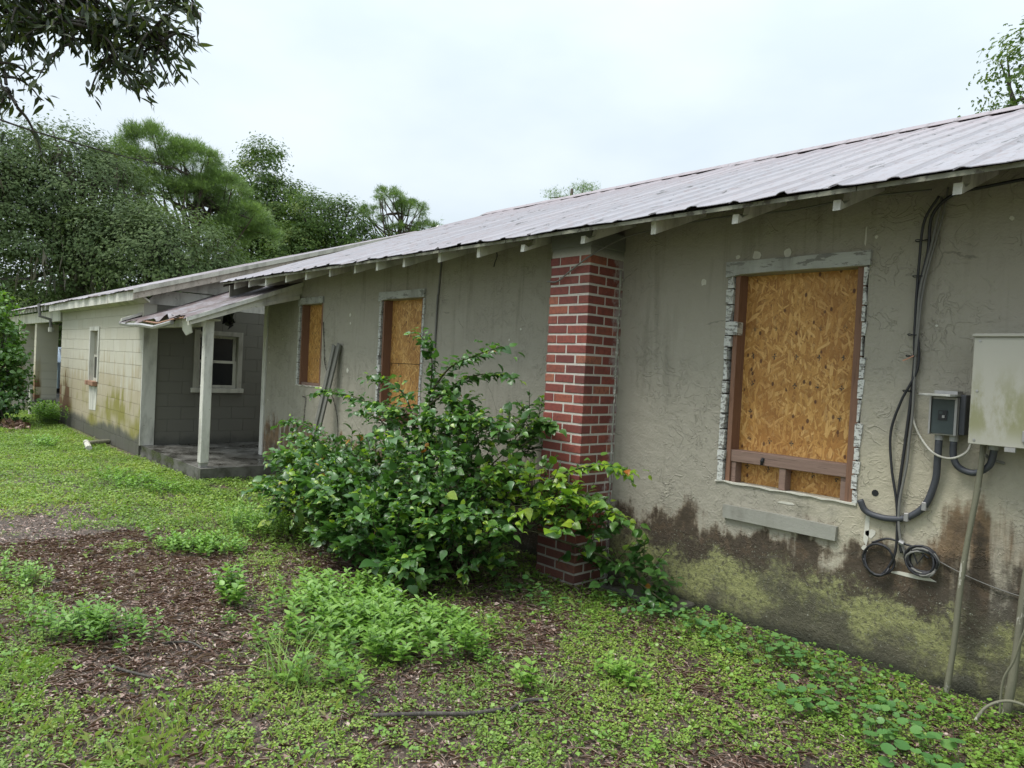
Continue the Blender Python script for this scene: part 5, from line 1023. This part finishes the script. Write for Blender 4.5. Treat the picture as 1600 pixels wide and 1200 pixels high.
b, s = tb(-79.5, 36, [(0, 0, 7.6, 3.2, 2.8), (1.8, -1, 5.6, 3.0, 2.6), (-2.0, 0, 5.8, 2.8, 2.8), (-.6, 0, 9.6, 2.0, 1.5), (1.4, 0, 9.1, 1.6, 1.3), (3.2, -.5, 3.8, 2.2, 2)]); tree('live_oak', 'tall oak hung with spanish moss, left of the pine', s, b, 680, 62, .36, .105, 'oakleaf', .5, moss=40, group=WOODS)
b, s = tb(-73.5, 33, [(0, 0, 5.0, 2.8, 2.6), (2.6, 0, 3.8, 2.4, 2.2), (-1.8, .5, 5.6, 2.2, 2.2), (4.4, .5, 3.2, 1.8, 1.6)]); tree('live_oak', 'grey-green oak below the umbrella pine, nearest the wing roof', s, b, 640, 62, .34, .10, 'oakleaf', .4, moss=12, group=WOODS)
b, s = tb(-72.0, 46, [(-2.4, 0, 13.3, 1.7, 1.1), (-.6, 0, 12.7, 1.7, 1.1), (1.1, 0, 11.4, 1.6, 1.0), (2.6, -.3, 9.9, 1.4, .9), (3.6, 0, 8.7, 1.1, .8), (-3.6, 0, 12.0, 1.3, 1.1), (-.2, 0, 10.9, 1.7, .6), (1.7, 0, 9.2, 1.4, .6), (-2.2, 0, 11.2, 1.6, .7)]); tree('pine_tree', 'bright green umbrella pine with dark bare limbs between the oaks', s, b, 460, 56, .22, .28, 'needle', .35, 'pinebark', group=WOODS, T=STAR, limbs=70, needles=True)
b, s = tb(-67.5, 58, [(0, 0, 16.6, 1.5, 1.6), (-.8, 0, 14.4, 2.1, 2.2), (1.2, 0, 13.0, 2.3, 2.5), (0, 0, 10.5, 3.2, 3.0), (2.8, 0, 10.0, 2.4, 2.8), (-1.8, 0, 9.5, 3, 3), (0, 0, 6.5, 4.4, 3.2)]); tree('oak_tree', 'tallest rounded green oak right of the umbrella pine', s, b, 880, 48, .40, .16, 'oakgreen', .5, group=WOODS)
b, s = tb(-62.3, 54, [(-1.6, 0, 11.4, 2.1, 2.5), (.6, 0, 11.0, 2.1, 2.5), (2.1, 0, 8.8, 2.3, 2.9), (-2.4, 0, 8.6, 2.5, 3), (0, 0, 6, 3.8, 3.2), (3.6, 0, 6.0, 2, 2.6)]); tree('oak_tree', 'dark green oak with yellowish top left of the small pine', s, b, 820, 48, .38, .15, 'oakgreen', .45, group=WOODS)
b, s = tb(-57.6, 56, [(-.6, 0, 14.3, 1.1, .7), (1.2, 0, 13.6, 1.2, .7), (-1.8, 0, 13.0, .9, .7), (2.3, 0, 12.2, 1.0, .6), (.5, 0, 11.8, 1.2, .5), (-1.0, 0, 10.6, 1.0, .5), (2.6, 0, 10.9, .7, .4)]); tree('pine_tree', 'small open-crowned pine standing alone behind the roof', s, b, 120, 50, .19, .30, 'needle', .26, 'pinebark', group=WOODS, T=STAR, limbs=60, needles=True)
b, s = tb(-53.0, 60, [(0, 0, 12.2, 1.0, .8), (1.2, 0, 11.3, 1.0, .7)]); tree('pine_tree', 'pine tip barely showing over the roof right of small pine', s, b, 40, 26, .3, .24, 'needle', .22, 'pinebark', group=WOODS, T=STAR, limbs=14, needles=True)
b, s = tb(-44.0, 50, [(-.6, 0, 13.6, 1.1, .6), (1.2, 0, 13.9, 1.1, .7), (.3, 0, 12.8, 1.4, .8)]); tree('pine_tree', 'pine top peeking over the middle of the metal roof', s, b, 70, 26, .28, .24, 'needle', .3, 'pinebark', group=WOODS, T=STAR, limbs=18, needles=True)
b, s = tb(-12.0, 28, [(0, 0, 11.8, 1.6, 1.7), (1.8, 0, 10.8, 2.0, 2.0), (-.6, 0, 10.2, 1.1, 1.0), (2.4, 0, 13.0, 1.6, 1.4), (3.4, 0, 9.0, 2.2, 2.2)]); tree('oak_tree', 'airy small-leaved tree rising over the roof at right', s, b, 300, 26, .30, .13, 'oakgreen', .3, group=WOODS, limbs=50)
for az, d, hh, lab in ((-91, 44, 6, 'dark understory thicket left of the carport'), (-83, 42, 5.2, 'dark understory thicket behind the carport'), (-76, 44, 5.0, 'dark understory thicket behind the block wing'), (-69, 50, 5.5, 'dark understory thicket under the umbrella pine'), (-60, 62, 6.5, 'dark understory thicket under the small pine'), (-64.5, 64, 9.5, 'mid-height thicket filling between the two green oaks'), (-70.5, 60, 9.5, 'mid-height thicket between the pine and tallest oak')):
    b, s = tb(az, d, [(0, 0, hh * .5, 4, hh * .5), (-3.2, .5, hh * .42, 3, hh * .42), (3.2, .5, hh * .45, 3, hh * .45)]); tree('thicket', lab, s, b, 260, 30, .5, .2, 'oakgreen' if d > 43 else 'oakleaf', .15, group='thickets behind the house')
# far woods as one mass
n = 18000; az = rng.uniform(R(-112), R(-38), n); dd = rng.uniform(68, 84, n); hh = rng.random(n) * (6.5 + 2.5 * np.sin(az * 31) + 1.5 * np.sin(az * 77)); P = np.stack([np.sin(az) * dd, np.cos(az) * dd, hh], 1)
tag(leaf_mesh('far_woods', P, unit(n), unit(n) + (0, 0, .5), rng.uniform(.5, .95, n), SPRAY, 'oakgreen', None, None, .8), kind='stuff')
# shrub at the left edge
b = [(-17.7, 1.72, .9, .78, .74, .9), (-17.6, 1.80, 1.7, .58, .54, .7), (-17.75, 1.78, 2.3, .42, .38, .45), (-17.2, 2.08, 1.1, .40, .34, .5), (-17.25, 2.02, .45, .58, .45, .45)]
t = thing('shrub', (-17.4, 1.9, 0), 'leafy rounded shrub with lime top at left edge before the carport', 'shrub'); c, p, u = crown_points(b, 330, 14, .09); n = len(p)
leaf_mesh('foliage', p, unit(n) + u * .7 + (0, 0, -.15), unit(n) * .5 + u + (0, 0, .6), rng.uniform(.06, .12, n), OVATE, 'shrub', t, np.clip((p[:, 2] - .4) / 2.4 * .6 + rng.random(n) * .45, 0, 1), .8)['kind'] = 'stuff'
st = MB()
for e in c[:50]: st.tube(cr_spline([(-17.4 + rng.normal(0, .12), 1.9 + rng.normal(0, .1), -.05), (-17.45, 1.9, .8), tuple(e)], 4), np.linspace(.03, .006, 9), 5, False)
st.build('stems', 'bark', t, smooth=True)

# overhanging laurel oak, trunk left of the camera
LO = thing('laurel_oak', (-5.6, -2.6, 0), 'overhanging branch of narrow dark leaves in top left corner', 'tree'); tk = MB()
tk.tube(cr_spline([(-5.6, -2.6, -.3), (-5.55, -2.6, 1.5), (-5.5, -2.5, 3.2), (-5.3, -2.2, 5.0)], 5), np.linspace(.26, .18, 16), 12)
limb = cr_spline([(-5.5, -2.5, 3.1), (-4.9, -1.3, 3.75), (-4.3, -.2, 3.7), (-3.85, .5, 3.42), (-3.62, .95, 3.22)], 6); tk.tube(limb, np.linspace(.10, .012, len(limb)), 7)
twigs = [[(-4.3, -.2, 3.65), (-4.0, .2, 3.35), (-3.85, .42, 3.08), (-3.80, .55, 2.92)], [(-3.95, .35, 3.45), (-3.75, .6, 3.2), (-3.70, .78, 3.0), (-3.69, .86, 2.88)], [(-3.75, .7, 3.34), (-3.62, .9, 3.15), (-3.60, 1.02, 3.04)], [(-3.66, .9, 3.24), (-3.56, 1.05, 3.22), (-3.51, 1.12, 3.19)],
         [(-4.2, 0, 3.6), (-4.0, .3, 3.1), (-3.9, .40, 2.8), (-3.86, .47, 2.68)], [(-4.0, .2, 3.5), (-3.85, .42, 3.3), (-3.72, .56, 3.12), (-3.70, .68, 2.95)], [(-4.1, .1, 3.55), (-3.95, .3, 3.3), (-3.84, .4, 3.15), (-3.78, .5, 3.05)], [(-3.9, .4, 3.4), (-3.7, .65, 3.3), (-3.66, .74, 3.15), (-3.68, .72, 3.0)], [(-3.7, .8, 3.3), (-3.64, .85, 3.2), (-3.64, .9, 3.05), (-3.66, .93, 2.98)],
         [(-4.2, .05, 3.6), (-3.9, .45, 3.35), (-3.74, .55, 3.22), (-3.68, .6, 3.1)], [(-3.86, .45, 3.4), (-3.75, .62, 3.32), (-3.66, .72, 3.22), (-3.63, .8, 3.1)]]
for tw in list(twigs):
    for j in range(13):
        e = np.array(tw[-1]) * rng.uniform(.2, 1) ; e = np.array(tw[1]) * (1 - (f_ := rng.uniform(.25, 1.0))) + np.array(tw[-1]) * f_; d_ = unit(1)[0] * (.17, .17, .12) + np.array((-.03, -.02, -.02)); twigs.append([tuple(e), tuple(e + d_ * .5 + (0, 0, .02)), tuple(e + d_), tuple(e + d_ * 1.3 + (0, 0, -.04))])
P, Dv = [], []
twigs = [tw for tw in twigs if tw[-1][1] < -tw[-1][0] * .322]
for tw in twigs:
    q = cr_spline(tw, 8); tk.tube(q, np.linspace(.008, .002, len(q)), 5, False)
    for i in range(5, len(q), 2):
        for _k in range(2):
            t_ = np.array((q[i] - q[i - 1]).normalized()); o_ = rng.normal(0, .018, 3); s_ = np.array(q[i]) + o_; P.append(s_); Dv.append(t_ * .5 + unit(1)[0] * .8 + (0, 0, -.35))
q = cr_spline([(-4.05, .1, 2.75), (-3.86, .41, 2.61), (-3.80, .75, 2.56), (-3.74, 1.09, 2.53)], 8); tk.tube(q, np.linspace(.006, .002, len(q)), 5, False)
for i in (14, 18, 21, 24): P.append(np.array(q[i])); Dv.append(np.array((.3, .6, -.6)) + rng.normal(0, .3, 3))
tk.build('trunk', 'bark', LO, smooth=True); P, Dv = np.array(P), np.array(Dv); k = P[:, 1] < -P[:, 0] * .318; P, Dv = P[k], Dv[k]; n = len(P)
leaf_mesh('foliage', P, Dv, unit(n) + (0, 0, .7), rng.uniform(.035, .085, n), LANCE, 'near_leaf', LO, rng.random(n) ** 1.2, .8)['kind'] = 'stuff'
